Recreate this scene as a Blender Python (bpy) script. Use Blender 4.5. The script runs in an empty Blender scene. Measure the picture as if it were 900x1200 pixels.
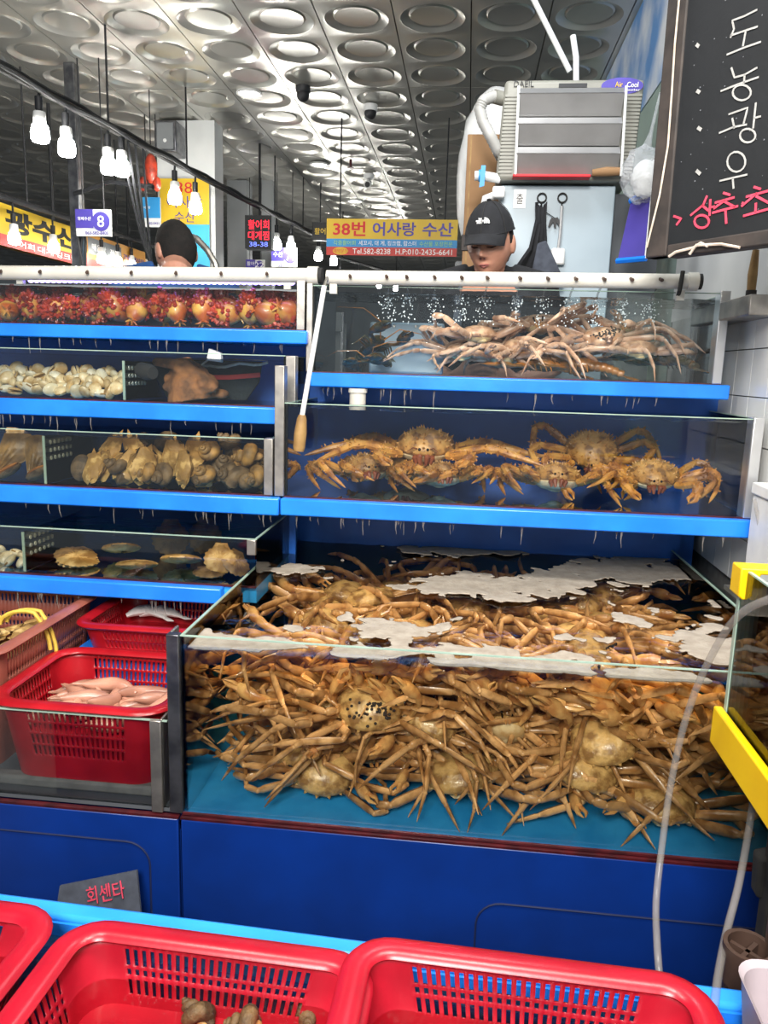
import bpy, bmesh, math, random
import numpy as np
from mathutils import Matrix, Vector, Euler, noise
random.seed(7)
R = random.Random(11)
SC = bpy.context.scene
COL = SC.collection
PI = math.pi

# ------------------------------------------------------------------ camera
FPX, CAMZ = 900.0, 1.5
PITCH, YAW, ROLL = math.atan(168/900), math.atan(93/math.hypot(900, 168)), .03
_fh = Vector((-math.sin(YAW), math.cos(YAW), 0)); _z = Vector((0, 0, 1))
CF = _fh*math.cos(PITCH) - _z*math.sin(PITCH)
_r = _fh.cross(_z); _u = _r.cross(CF)
CR = _r*math.cos(ROLL) + _u*math.sin(ROLL)
CU = -_r*math.sin(ROLL) + _u*math.cos(ROLL)
CP = Vector((0, 0, CAMZ))
cam = bpy.data.cameras.new('camera'); camo = bpy.data.objects.new('camera', cam); COL.objects.link(camo)
camo.matrix_world = Matrix(((CR.x, CU.x, -CF.x, 0), (CR.y, CU.y, -CF.y, 0), (CR.z, CU.z, -CF.z, CAMZ), (0, 0, 0, 1)))
cam.sensor_fit = 'VERTICAL'; cam.sensor_height = 36; cam.lens = 36*FPX/1200; cam.clip_start = .02; cam.clip_end = 100
SC.camera = camo

def P(x, y, X=None, Y=None, Z=None):
    """the point of the place that a photo pixel shows, on a plane of known X, Y or Z"""
    d = CR*((x-450)/FPX) - CU*((y-600)/FPX) + CF
    t = X/d.x if X is not None else (Y/d.y if Y is not None else (Z-CAMZ)/d.z)
    return CP + d*t

# ------------------------------------------------------------------ world, lamps, exposure
W = bpy.data.worlds.new('world'); SC.world = W; W.use_nodes = True
W.node_tree.nodes['Background'].inputs[0].default_value = (.80, .90, 1.0, 1)
W.node_tree.nodes['Background'].inputs[1].default_value = .50
SC.view_settings.view_transform = 'Standard'; SC.view_settings.look = 'None'
SC.view_settings.exposure = 0.0; SC.view_settings.gamma = 1; SC.view_settings.use_curve_mapping = False
SC.cycles.transparent_max_bounces = 32; SC.cycles.max_bounces = 8; SC.cycles.diffuse_bounces = 3
SC.cycles.glossy_bounces = 4; SC.cycles.sample_clamp_indirect = 4
def area(name, loc, size, power, color=(1, .95, .87), target=None):
    l = bpy.data.lights.new(name, 'AREA'); l.shape = 'DISK'; l.size = size; l.energy = power; l.color = color
    o = bpy.data.objects.new(name, l); COL.objects.link(o); o.location = loc
    if target is not None:
        o.rotation_euler = (Vector(target)-Vector(loc)).to_track_quat('-Z', 'Y').to_euler()
    return o
# lamps that hang over the stall, above the frame, then two added fill lights
area('stall_lamp', (-.75, .70, 2.75), .30, 21, target=(-.85, 1.9, 1.0))
area('stall_lamp', (.05, .55, 2.75), .30, 28, target=(.05, 1.7, .85))
area('stall_lamp', (.60, .75, 2.75), .25, 15, target=(.3, 1.9, 1.0))
area('front_fill', (-.25, -1.15, 2.75), 1.1, 150, color=(1, .96, .92), target=(0, 1.7, 1.0))  # added fill behind the camera, brightens the tank fronts
area('back_fill', (.1, 2.35, 3.1), .4, 17, color=(.95, .98, 1), target=(.25, 3.0, 1.6))  # added unseen fill, lifts the topmost tank and the cooler corner

# ------------------------------------------------------------------ materials
def lin(c):
    def f(v): return v/12.92 if v <= .04045 else ((v+.055)/1.055)**2.4
    if isinstance(c, str): c = [int(c[i:i+2], 16)/255 for i in (0, 2, 4)]
    return (f(c[0]), f(c[1]), f(c[2]), 1)
def _nodes(name):
    m = bpy.data.materials.new(name); m.use_nodes = True
    nt = m.node_tree; return m, nt, nt.nodes['Principled BSDF']
def mat(name, c, c2=None, rough=.5, metal=0, scale=12, bump=0, bscale=None, c3=None, emit=0, spec=.5, sss=0, det=4, coat=0, thr=(.35, .65), vary=0):
    """procedural surface: noise between two or three colours, noise relief"""
    m, nt, b = _nodes(name); N, L = nt.nodes, nt.links
    b.inputs['Roughness'].default_value = rough; b.inputs['Metallic'].default_value = metal
    b.inputs['Specular IOR Level'].default_value = spec; b.inputs['Coat Weight'].default_value = coat
    tc = N.new('ShaderNodeTexCoord')
    if c2 is None:
        b.inputs['Base Color'].default_value = lin(c)
    else:
        nz = N.new('ShaderNodeTexNoise'); nz.inputs['Scale'].default_value = scale; nz.inputs['Detail'].default_value = det
        cr = N.new('ShaderNodeValToRGB'); e = cr.color_ramp.elements
        e[0].position, e[1].position = thr; e[0].color = lin(c); e[1].color = lin(c2)
        if c3: k = e.new(sum(thr)/2); k.color = lin(c3)
        L.new(tc.outputs['Object'], nz.inputs['Vector']); L.new(nz.outputs[0], cr.inputs[0])
        if vary:
            oi = N.new('ShaderNodeObjectInfo'); mr = N.new('ShaderNodeMapRange'); hs = N.new('ShaderNodeHueSaturation')
            mr.inputs['To Min'].default_value = 1-vary; mr.inputs['To Max'].default_value = 1+vary
            L.new(oi.outputs['Random'], mr.inputs[0]); L.new(mr.outputs[0], hs.inputs['Value']); L.new(cr.outputs[0], hs.inputs['Color']); L.new(hs.outputs[0], b.inputs['Base Color'])
        else: L.new(cr.outputs[0], b.inputs['Base Color'])
    if bump:
        n2 = N.new('ShaderNodeTexNoise'); n2.inputs['Scale'].default_value = bscale or scale*4; n2.inputs['Detail'].default_value = 5
        bp = N.new('ShaderNodeBump'); bp.inputs['Strength'].default_value = bump; bp.inputs['Distance'].default_value = .004
        L.new(tc.outputs['Object'], n2.inputs['Vector']); L.new(n2.outputs[0], bp.inputs['Height']); L.new(bp.outputs[0], b.inputs['Normal'])
    if emit:
        b.inputs['Emission Color'].default_value = lin(c); b.inputs['Emission Strength'].default_value = emit
    if sss:
        b.inputs['Subsurface Weight'].default_value = sss; b.inputs['Subsurface Radius'].default_value = (.01, .005, .003)
    return m
def clear(name, tint, ior=1.45, rough=.02, bump=0, bscale=20, vol=None, dens=1, gain=1, stretch=(1, 1, 1)):
    """thin see-through sheet: clear body with a Fresnel gloss; optional tinted volume"""
    m, nt, b = _nodes(name); N, L = nt.nodes, nt.links; N.remove(b)
    out = N['Material Output']
    t = N.new('ShaderNodeBsdfTransparent'); t.inputs[0].default_value = (*tint, 1)
    g = N.new('ShaderNodeBsdfGlossy'); g.inputs['Roughness'].default_value = rough
    fr = N.new('ShaderNodeFresnel'); fr.inputs[0].default_value = ior
    mx = N.new('ShaderNodeMixShader')
    if gain != 1:
        mu = N.new('ShaderNodeMath'); mu.operation = 'MULTIPLY'; mu.inputs[1].default_value = gain; mu.use_clamp = True
        L.new(fr.outputs[0], mu.inputs[0]); L.new(mu.outputs[0], mx.inputs[0])
    else: L.new(fr.outputs[0], mx.inputs[0])
    L.new(t.outputs[0], mx.inputs[1]); L.new(g.outputs[0], mx.inputs[2]); L.new(mx.outputs[0], out.inputs[0])
    if bump:
        tc = N.new('ShaderNodeTexCoord'); mp = N.new('ShaderNodeMapping'); mp.inputs['Scale'].default_value = stretch
        nz = N.new('ShaderNodeTexNoise'); nz.inputs['Scale'].default_value = bscale; nz.inputs['Detail'].default_value = 3
        bp = N.new('ShaderNodeBump'); bp.inputs['Strength'].default_value = bump; bp.inputs['Distance'].default_value = .01
        L.new(tc.outputs['Object'], mp.inputs[0]); L.new(mp.outputs[0], nz.inputs['Vector'])
        L.new(nz.outputs[0], bp.inputs['Height']); L.new(bp.outputs[0], g.inputs['Normal'])
    if vol:
        va = N.new('ShaderNodeVolumeAbsorption'); va.inputs[0].default_value = (*vol, 1); va.inputs[1].default_value = dens
        L.new(va.outputs[0], out.inputs['Volume'])
    return m
M = {}
M['blue_board'] = mat('blue_board', '2383f2', '1b74e4', rough=.28, scale=9, bump=.08, bscale=60)
M['blue_dark'] = mat('blue_dark', '072e7c', '07286d', rough=.35, scale=6, bump=.06, bscale=40)
M['blue_floor'] = mat('blue_floor', '35a4f2', '2590e0', rough=.4, scale=14, bump=.25, bscale=25)
M['blue_back'] = mat('blue_back', '1560bd', '1152a6', rough=.45, scale=7)
M['table_blue'] = mat('table_blue', '2f97fb', '278cf3', rough=.33, scale=8, bump=.05, bscale=50)
M['red_trim'] = mat('red_trim', '4a1218', '2e0b11', rough=.4, scale=30)
M['groove'] = mat('groove', '031540', rough=.7)
M['steel'] = mat('steel', 'b3ada4', '8f8b86', rough=.38, metal=.85, scale=18, bump=.1, bscale=80)
M['steel_dark'] = mat('steel_dark', '848486', '5e5f64', rough=.33, metal=.9, scale=22, bump=.15, bscale=60)
M['glass'] = clear('glass', (.975, .99, .985), 1.45, .01)
M['glass_edge'] = mat('glass_edge', '9fb5a6', '88a092', rough=.15, scale=10)
M['glass_cloudy'] = mat('glass_cloudy', 'a9ad9c', '8b9080', rough=.2, scale=10)
M['water'] = clear('water', (.985, .985, .97), 1.33, .03, .55, 16, vol=(.55, .72, .80), dens=.45)
M['water_amber'] = clear('water_amber', (.99, .965, .9), 1.33, .03, .7, 13, vol=(.97, .78, .42), dens=.8, gain=.8)
M['water_dim'] = clear('water_dim', (.97, .95, .90), 1.33, .03, .8, 18, vol=(.7, .6, .4), dens=.6, gain=1.2, stretch=(.5, 1, 1))
M['white_pvc'] = mat('white_pvc', 'cfccc3', 'c2beb3', rough=.35, scale=8)
M['white_plastic'] = mat('white_plastic', 'dfe0de', 'cfd0cf', rough=.4, scale=10)
M['pink_white'] = mat('pink_white', 'b9adb2', 'aa9ea4', rough=.45, scale=10)
M['red_plastic'] = mat('red_plastic', 'ad1529', '990f22', rough=.3, scale=10, bump=.04, bscale=80)
M['red_plastic_deep'] = mat('red_plastic_deep', 'ab1722', '8f0f19', rough=.3, scale=10, bump=.05, bscale=80)
M['brown_plastic'] = mat('brown_plastic', '9c5a4a', '8a4b3e', rough=.4, scale=10, bump=.05, bscale=80)
M['dark_brown_plastic'] = mat('dark_brown_plastic', '4d3a31', '3d2e27', rough=.45, scale=14)
M['yellow'] = mat('yellow', 'f0c400', 'e6b600', rough=.4, scale=9)
M['yellow_cord'] = mat('yellow_cord', 'd9b84a', 'c7a23a', rough=.7, scale=40)
M['black'] = mat('black', '16171a', '1e1f23', rough=.6, scale=20)
M['black_cloth'] = mat('black_cloth', '111216', '191a1f', rough=.9, scale=30, bump=.3, bscale=120)
M['strap_cloth'] = mat('strap_cloth', '454a55', '383c46', rough=.9, scale=40)
M['black_rubber'] = mat('black_rubber', '1c1c1d', '2a2926', rough=.8, scale=30)
M['navy_cloth'] = mat('navy_cloth', '1b4a86', '153d70', rough=.9, scale=18, bump=.3, bscale=90)
M['skin'] = mat('skin', 'c4917a', 'b5806a', rough=.5, scale=16, sss=.1, bump=.05, bscale=150)
M['lip'] = mat('lip', 'a0605a', '955650', rough=.45, scale=30)
M['hair'] = mat('hair', '100e0c', '1b1613', rough=.9, scale=50, bump=.5, bscale=160)
M['white_print'] = mat('white_print', 'f2f2f0', rough=.6)
M['black_print'] = mat('black_print', '101012', rough=.6)
M['red_print'] = mat('red_print', 'c8222c', rough=.6)
M['purple_print'] = mat('purple_print', '4a3f9c', '40368c', rough=.5, scale=6)
M['sign_yellow'] = mat('sign_yellow', 'd9b52a', 'cda822', rough=.5, scale=4)
M['sign_blue'] = mat('sign_blue', '2f8fc9', '2885c0', rough=.5, scale=4)
M['sign_cyan'] = mat('sign_cyan', '3fb2dc', '36a6d2', rough=.5, scale=4)
M['sign_red'] = mat('sign_red', 'c4362c', 'b82e26', rough=.5, scale=4)
M['sign_orange'] = mat('sign_orange', 'd99a3a', 'cf8e30', rough=.5, scale=4)
M['green_print'] = mat('green_print', '9fd07a', rough=.6)
M['led_red'] = mat('led_red', 'ff2038', rough=.5, emit=2.2)
M['led_blue'] = mat('led_blue', '6c80ff', rough=.5, emit=1.6)
M['bulb'] = mat('bulb', 'fffdf6', rough=.4, emit=120)
M['bulb_dim'] = mat('bulb_dim', 'fffdf6', rough=.4, emit=35)
M['lamp_glow'] = mat('lamp_glow', 'fffaf0', rough=.4, emit=5)
M['led_strip'] = mat('led_strip', '9f88ff', rough=.4, emit=9)
M['aluminium'] = mat('aluminium', 'd8d8d8', 'c4c4c5', rough=.3, metal=.8, scale=5, bump=.05, bscale=30)
M['slat_metal'] = mat('slat_metal', '8f8e8d', '828180', rough=.4, metal=.3, scale=7, bump=.04, bscale=200)
M['ac_body'] = mat('ac_body', '84837a', '797870', rough=.5, scale=7)
M['panel_grey'] = mat('panel_grey', '93a3ad', '8a9aa4', rough=.4, scale=4)
M['ceiling_metal'] = mat('ceiling_metal', 'c8c6be', 'b8b6af', rough=.29, metal=.65, scale=2.5, bump=.03, bscale=9)
M['ceiling_back'] = mat('ceiling_back', '2b2a28', '353432', rough=.8, scale=4)
M['tile_white'] = mat('tile_white', 'dfe0dd', 'd0d2d0', rough=.18, scale=3)
M['grout'] = mat('grout', '6f6f6c', '5d5d5a', rough=.9, scale=30)
M['plaster_white'] = mat('plaster_white', 'd9dad8', 'cbcdcc', rough=.7, scale=3, bump=.08, bscale=30)
M['plaster_grey'] = mat('plaster_grey', '8e9088', '82847d', rough=.8, scale=3)
M['wall_green'] = mat('wall_green', '8fa39b', '84978f', rough=.7, scale=3)
M['floor_wet'] = mat('floor_wet', '55575a', '44464a', rough=.25, scale=5, bump=.1, bscale=30)
M['hall_dark'] = mat('hall_dark', '3b3f44', '54585d', rough=.7, scale=2)
M['hall_mid'] = mat('hall_mid', '6b6e70', '7d8082', rough=.6, scale=2)
M['chalkboard'] = mat('chalkboard', '1e2023', '15171a', rough=.5, scale=3, bump=.15, bscale=60)
M['chalk'] = mat('chalk', 'a3a3a1', '949492', rough=.8, scale=60)
M['chalk_red'] = mat('chalk_red', 'd0435c', 'bf3850', rough=.8, scale=60)
M['chalk_dust'] = mat('chalk_dust', '6a6d72', rough=.9)
M['frame_wood'] = mat('frame_wood', '231f1e', '3c3430', rough=.7, scale=14, bump=.2, bscale=40)
M['worn_edge'] = mat('worn_edge', 'b9a99a', 'd2c6b8', rough=.7, scale=40)
M['cardboard'] = mat('cardboard', '92704f', '866645', rough=.85, scale=5, bump=.05, bscale=80)
M['wood_handle'] = mat('wood_handle', '9a7a48', '7c5d33', rough=.65, scale=22, bump=.2, bscale=50)
def milky(name, c, a, rough=.25, bump=0):
    m, nt, b = _nodes(name); N, L = nt.nodes, nt.links
    b.inputs['Base Color'].default_value = lin(c); b.inputs['Roughness'].default_value = rough; b.inputs['Alpha'].default_value = a
    if bump:
        n2 = N.new('ShaderNodeTexNoise'); n2.inputs['Scale'].default_value = 25; bp = N.new('ShaderNodeBump'); bp.inputs['Strength'].default_value = bump; bp.inputs['Distance'].default_value = .02
        L.new(n2.outputs[0], bp.inputs['Height']); L.new(bp.outputs[0], b.inputs['Normal'])
    return m
M['clear_bag'] = milky('clear_bag', 'e4e8ee', .30, .15, .8)
M['grey_plastic'] = mat('grey_plastic', 'a9a8a4', '959490', rough=.5, scale=8)
M['clear_hose'] = milky('clear_hose', '9a958f', .34, .2)
M['bubble'] = clear('bubble', (.93, .95, .96), 1.5, .05, gain=3)
M['spray'] = mat('spray', 'e6edf0', rough=.3)
M['foam'] = mat('foam', 'a79d90', '8f8477', rough=.75, scale=35, bump=.6, bscale=140, thr=(.3, .7))
# sea life
M['crab_top'] = mat('crab_top', 'd0aa6c', '8c683c', rough=.32, scale=38, bump=.8, bscale=110, c3='b8945c', coat=.2, vary=.22, thr=(.40, .60))
M['crab_top_pink'] = mat('crab_top_pink', 'd8ad88', 'a87a58', rough=.32, scale=38, bump=.4, bscale=150, c3='b88d70', coat=.2, vary=.22, thr=(.40, .60))
M['crab_leg'] = mat('crab_leg', 'd8a870', '94683a', rough=.3, scale=26, bump=.2, bscale=120, coat=.2, vary=.22, thr=(.40, .60))
M['crab_leg_pink'] = mat('crab_leg_pink', 'd8b296', 'b08468', rough=.3, scale=26, bump=.2, bscale=120, coat=.2, vary=.22, thr=(.40, .60))
M['crab_belly'] = mat('crab_belly', 'e0c89a', 'caa670', rough=.35, scale=30, bump=.2, bscale=90, vary=.22, thr=(.40, .60))
M['crab_claw'] = mat('crab_claw', 'd6a868', 'b37a45', rough=.3, scale=30, bump=.3, bscale=120, coat=.2, vary=.22, thr=(.40, .60))
M['eggs'] = mat('eggs', '17120f', '2a2019', rough=.5, scale=60)
M['eye'] = mat('eye', '0d0b0a', rough=.15)
M['king_top'] = mat('king_top', 'c08e50', '7d5530', rough=.42, scale=30, bump=.5, bscale=90, c3='b07c40', vary=.22, thr=(.40, .60))
M['king_leg'] = mat('king_leg', 'd29445', '8f5626', rough=.42, scale=22, bump=.5, bscale=90, c3='c07d35', vary=.22, thr=(.40, .60))
M['king_pale'] = mat('king_pale', 'd9bf92', 'b3875a', rough=.42, scale=24, bump=.3, bscale=90, vary=.22, thr=(.40, .60))
M['king_red'] = mat('king_red', '8c4a2c', '6d331d', rough=.4, scale=30, bump=.3, bscale=90, vary=.22, thr=(.40, .60))
M['lobster'] = mat('lobster', '46402a', '7d5226', rough=.45, scale=26, bump=.25, bscale=100, c3='34301f', coat=.1)
M['lobster_orange'] = mat('lobster_orange', 'b5702c', '5a4322', rough=.3, scale=22, bump=.25, bscale=100, c3='8c5a28', coat=.3)
M['squirt_body'] = mat('squirt_body', 'cf9d48', 'a5501f', rough=.45, scale=14, bump=.35, bscale=60, coat=.3, vary=.22, thr=(.40, .60))
M['squirt_red'] = mat('squirt_red', 'ad3a22', '7c2415', rough=.42, scale=30, bump=.3, bscale=90, coat=.3, vary=.22, thr=(.40, .60))
M['clam'] = mat('clam', 'dcc79a', 'bd9c66', rough=.35, scale=30, bump=.15, bscale=90, vary=.22, thr=(.40, .60))
M['clam_white'] = mat('clam_white', 'e3dac0', 'cbbd98', rough=.35, scale=30, bump=.15, bscale=90, vary=.22, thr=(.40, .60))
M['oyster'] = mat('oyster', 'e0bb78', 'a07c46', rough=.6, scale=28, bump=.9, bscale=70, c3='b08a4c', vary=.22, thr=(.40, .60))
M['whelk'] = mat('whelk', 'b08748', '6d5330', rough=.55, scale=26, bump=.8, bscale=70, c3='8f7042', vary=.22, thr=(.40, .60))
M['whelk_dark'] = mat('whelk_dark', '7a6446', '4b3c2a', rough=.6, scale=26, bump=.9, bscale=70, vary=.22, thr=(.40, .60))
M['nacre'] = mat('nacre', 'd9b98a', 'c39a62', rough=.3, scale=12)
M['abalone'] = mat('abalone', 'b87c3c', '8f5a2a', rough=.45, scale=16, bump=.3, bscale=70, vary=.22, thr=(.40, .60))
M['pen_shell'] = mat('pen_shell', '9c7a42', '5c4626', rough=.45, scale=14, bump=.7, bscale=50, vary=.22, thr=(.40, .60))
M['scallop'] = mat('scallop', 'd3b27a', '9a7440', rough=.55, scale=22, bump=.6, bscale=60, c3='b8935a', vary=.22, thr=(.40, .60))
M['scallop_dark'] = mat('scallop_dark', '8f7350', '5b4530', rough=.55, scale=22, bump=.6, bscale=60, vary=.22, thr=(.40, .60))
M['worm'] = mat('worm', 'b98670', '9f705d', rough=.32, scale=14, bump=.2, bscale=50, sss=.1, vary=.22, thr=(.40, .60))
M['white_flesh'] = mat('white_flesh', 'eeebe6', 'ddd8d0', rough=.35, scale=14, bump=.1, bscale=40)
M['net_brown'] = mat('net_brown', 'a0693a', '5e3d22', rough=.8, scale=30, bump=1, bscale=60, c3='8a5a34')
M['net_dark'] = mat('net_dark', '2b2f2e', '1d2120', rough=.9, scale=60, bump=.6, bscale=120)
M['rope_white'] = mat('rope_white', 'c9c4b2', 'a9a493', rough=.8, scale=80)
M['fish_grey'] = mat('fish_grey', '6f6c62', '3f3e38', rough=.35, scale=14, bump=.2, bscale=40)
M['sea_snail'] = mat('sea_snail', '6d5f4c', '443a2e', rough=.4, scale=22, bump=.7, bscale=60)
def sky_poster_mat():
    m, nt, b = _nodes('sky_poster'); N, L = nt.nodes, nt.links
    tc = N.new('ShaderNodeTexCoord'); nz = N.new('ShaderNodeTexNoise'); nz.inputs['Scale'].default_value = 2.2; nz.inputs['Detail'].default_value = 6
    cr = N.new('ShaderNodeValToRGB'); e = cr.color_ramp.elements
    e[0].position, e[1].position = .42, .62; e[0].color = lin('5f93cf'); e[1].color = lin('e3e8ee')
    L.new(tc.outputs['Object'], nz.inputs['Vector']); L.new(nz.outputs[0], cr.inputs[0]); L.new(cr.outputs[0], b.inputs['Base Color'])
    b.inputs['Roughness'].default_value = .4
    return m
M['sky_poster'] = sky_poster_mat()

# ------------------------------------------------------------------ mesh building
def rotm(v):  # matrix whose z axis is v
    return Vector(v).to_track_quat('Z', 'Y').to_matrix()
class MB:
    def __init__(s): s.v, s.f = [], []
    def add(s, vs, fs):
        o = len(s.v); s.v += [tuple(x) for x in vs]; s.f += [tuple(i+o for i in f) for f in fs]; return s
    def merge(s, m, T=None):
        return s.add([T @ Vector(x) for x in m.v] if T is not None else m.v, m.f)
    def box(s, x0, x1, y0, y1, z0, z1):
        return s.add([(x0,y0,z0),(x1,y0,z0),(x1,y1,z0),(x0,y1,z0),(x0,y0,z1),(x1,y0,z1),(x1,y1,z1),(x0,y1,z1)],
                     [(0,3,2,1),(4,5,6,7),(0,1,5,4),(1,2,6,5),(2,3,7,6),(3,0,4,7)])
    def hexa(s, b, t):
        return s.add(list(b)+list(t), [(0,3,2,1),(4,5,6,7),(0,1,5,4),(1,2,6,5),(2,3,7,6),(3,0,4,7)])
    def tube(s, pts, rad, n=8, flat=(1, 1), up=None, caps=True, closed=False):
        pts = [Vector(p) for p in pts]; k = len(pts)
        if not hasattr(rad, '__len__'): rad = [rad]*k
        vs, fs = [], []; side = None
        for i, p in enumerate(pts):
            a = pts[(i-1) % k] if (closed or i > 0) else p; b = pts[(i+1) % k] if (closed or i < k-1) else p
            t = (b-a)
            t = t.normalized() if t.length > 1e-9 else Vector((0, 0, 1))
            if up is not None: side = t.cross(Vector(up))
            elif side is None: side = t.cross(Vector((0, 0, 1)) if abs(t.z) < .9 else Vector((1, 0, 0)))
            else: side = side - t*side.dot(t)
            if side.length < 1e-6: side = t.orthogonal()
            side = side.normalized(); w = side.cross(t).normalized()
            for j in range(n):
                an = 2*PI*j/n
                vs.append(p + side*(math.cos(an)*rad[i]*flat[0]) + w*(math.sin(an)*rad[i]*flat[1]))
        m = k if closed else k-1
        for i in range(m):
            for j in range(n):
                a, b = i*n+j, i*n+(j+1) % n; c, d = ((i+1) % k)*n+(j+1) % n, ((i+1) % k)*n+j
                fs.append((a, b, c, d))
        if caps and not closed:
            fs.append(tuple(range(n-1, -1, -1))); fs.append(tuple((k-1)*n+j for j in range(n)))
        return s.add(vs, fs)
    def lathe(s, prof, n=16, T=None, sx=1, sy=1):
        vs, fs = [], []
        for r, z in prof:
            for j in range(n):
                a = 2*PI*j/n; vs.append((math.cos(a)*r*sx, math.sin(a)*r*sy, z))
        for i in range(len(prof)-1):
            for j in range(n):
                fs.append((i*n+j, i*n+(j+1) % n, (i+1)*n+(j+1) % n, (i+1)*n+j))
        fs.append(tuple(range(n-1, -1, -1))); fs.append(tuple((len(prof)-1)*n+j for j in range(n)))
        if T is not None: vs = [T @ Vector(x) for x in vs]
        return s.add(vs, fs)
    def ell(s, c, r, nu=12, nv=8, fn=None):
        vs, fs = [], []; c = Vector(c)
        for i in range(nv+1):
            th = PI*i/nv
            for j in range(nu):
                ph = 2*PI*j/nu
                d = Vector((math.sin(th)*math.cos(ph), math.sin(th)*math.sin(ph), math.cos(th)))
                q = Vector((d.x*r[0], d.y*r[1], d.z*r[2]))
                if fn: q = fn(d, q)
                vs.append(c+q)
        for i in range(nv):
            for j in range(nu):
                a, b, e, d = i*nu+j, i*nu+(j+1) % nu, (i+1)*nu+(j+1) % nu, (i+1)*nu+j
                if i == 0: fs.append((a, e, d))
                elif i == nv-1: fs.append((a, b, d))
                else: fs.append((a, b, e, d))
        return s.add(vs, fs)
    def cone(s, p, d, r, h, n=4):
        p, d = Vector(p), Vector(d).normalized(); m = rotm(d)
        vs = [p+m @ Vector((math.cos(2*PI*j/n)*r, math.sin(2*PI*j/n)*r, 0)) for j in range(n)]+[p+d*h]
        return s.add(vs, [(j, (j+1) % n, n) for j in range(n)])
    def prism(s, poly, o, u, v, t):
        """flat outline (in u,v) given thickness t along u x v"""
        o, u, v = Vector(o), Vector(u), Vector(v); w = u.cross(v).normalized()*t; n = len(poly)
        a = [o+u*x+v*y for x, y in poly]; b = [q+w for q in a]
        return s.add(a+b, [tuple(range(n-1, -1, -1)), tuple(range(n, 2*n))]+[(i, (i+1) % n, n+(i+1) % n, n+i) for i in range(n)])
    def ribbon(s, pts, w, o, u, v, t=.002):
        """a flat brush stroke lying in the plane (o,u,v)"""
        p2 = [Vector(p) for p in pts]; L, Rr = [], []
        for i, p in enumerate(p2):
            a = p2[max(i-1, 0)]; b = p2[min(i+1, len(p2)-1)]; d = (b-a).normalized(); nn = Vector((-d.y, d.x))*w/2
            L.append(p+nn); Rr.append(p-nn)
        for i in range(len(p2)-1):
            s.prism([tuple(L[i]), tuple(Rr[i]), tuple(Rr[i+1]), tuple(L[i+1])], o, u, v, t)
        return s

def mesh(mb, m, smooth=True, name='m', angle=40):
    me = bpy.data.meshes.new(name); me.from_pydata(mb.v, [], mb.f)
    bm = bmesh.new(); bm.from_mesh(me); bmesh.ops.remove_doubles(bm, verts=bm.verts, dist=1e-6)
    bmesh.ops.recalc_face_normals(bm, faces=bm.faces); bm.to_mesh(me); bm.free()
    if smooth:
        me.polygons.foreach_set('use_smooth', [True]*len(me.polygons)); me.set_sharp_from_angle(angle=math.radians(angle))
    if m is not None: me.materials.append(M[m] if isinstance(m, str) else m)
    me.update(); return me
def tag(o, label=None, cat=None, group=None, kind=None):
    if label: o['label'] = label
    if cat: o['category'] = cat
    if group: o['group'] = group
    if kind: o['kind'] = kind
    return o
def link(name, me, parent=None, loc=None, rot=None, sc=None):
    o = bpy.data.objects.new(name, me); COL.objects.link(o)
    if parent is not None: o.parent = parent
    if loc is not None: o.location = loc
    if rot is not None: o.rotation_euler = rot
    if sc is not None: o.scale = sc
    return o
def obj(name, mb, m, parent=None, smooth=True, bevel=0, label=None, kind=None, angle=40, solid=0, loc=None, rot=None):
    o = link(name, mesh(mb, m, smooth, name, angle), parent, loc, rot)
    if bevel:
        b = o.modifiers.new('bevel', 'BEVEL'); b.width = bevel; b.segments = 2; b.limit_method = 'ANGLE'; b.angle_limit = math.radians(50)
    if solid:
        s_ = o.modifiers.new('thickness', 'SOLIDIFY'); s_.thickness = solid; s_.offset = 0
    return tag(o, label, kind=kind)
def thing(name, label, cat, loc=(0, 0, 0), rot=(0, 0, 0), group=None):
    o = bpy.data.objects.new(name, None); COL.objects.link(o); o.location = loc; o.rotation_euler = rot
    o.empty_display_size = .05
    return tag(o, label, cat, group)
def struct(name, mb, m, parent=None, **k): return obj(name, mb, m, parent, kind='structure' if parent is None else None, **k)
def copy_tree(o, parent=None):
    c = o.copy(); COL.objects.link(c)
    if parent is not None: c.parent = parent
    for ch in o.children: copy_tree(ch, c)
    return c
def quad(corners, t):
    """a board between four corners, thickness t backwards"""
    a, b, c, d = [Vector(x) for x in corners]; n = (b-a).cross(d-a).normalized()*-t
    return MB().hexa([a, b, c, d], [a+n, b+n, c+n, d+n])
def text(name, s, size, m, parent, o, u=(1, 0, 0), v=(0, 0, 1), depth=.002, w=None, h=None, center=True, bold=0):
    """lettering as a thin mesh on the plane (o,u,v)"""
    cu = bpy.data.curves.new('t', 'FONT'); cu.body = s; cu.size = size; cu.extrude = depth/2; cu.resolution_u = 3; cu.offset = bold
    ob = bpy.data.objects.new('t', cu); COL.objects.link(ob)
    me = bpy.data.meshes.new_from_object(ob.evaluated_get(bpy.context.evaluated_depsgraph_get()))
    bpy.data.objects.remove(ob); bpy.data.curves.remove(cu)
    n = len(me.vertices)
    if n == 0: print('EMPTY TEXT', s); return None
    a = np.empty(n*3); me.vertices.foreach_get('co', a); a = a.reshape(-1, 3)
    lo, hi = a.min(0), a.max(0)
    if center: a[:, :2] -= (lo[:2]+hi[:2])/2
    sx = w/(hi[0]-lo[0]) if w else 1; sy = h/(hi[1]-lo[1]) if h else (sx if w else 1)
    u, v = np.array(u, float), np.array(v, float); nn = np.cross(u, v)
    a = np.array(o)+a[:, :1]*sx*u+a[:, 1:2]*sy*v+a[:, 2:3]*nn
    me.vertices.foreach_set('co', a.ravel()); me.materials.clear(); me.materials.append(M[m]); me.update()
    me.name = name
    return link(name, me, parent)
def nz(p, s=1): return noise.noise(Vector(p)*s)
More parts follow.
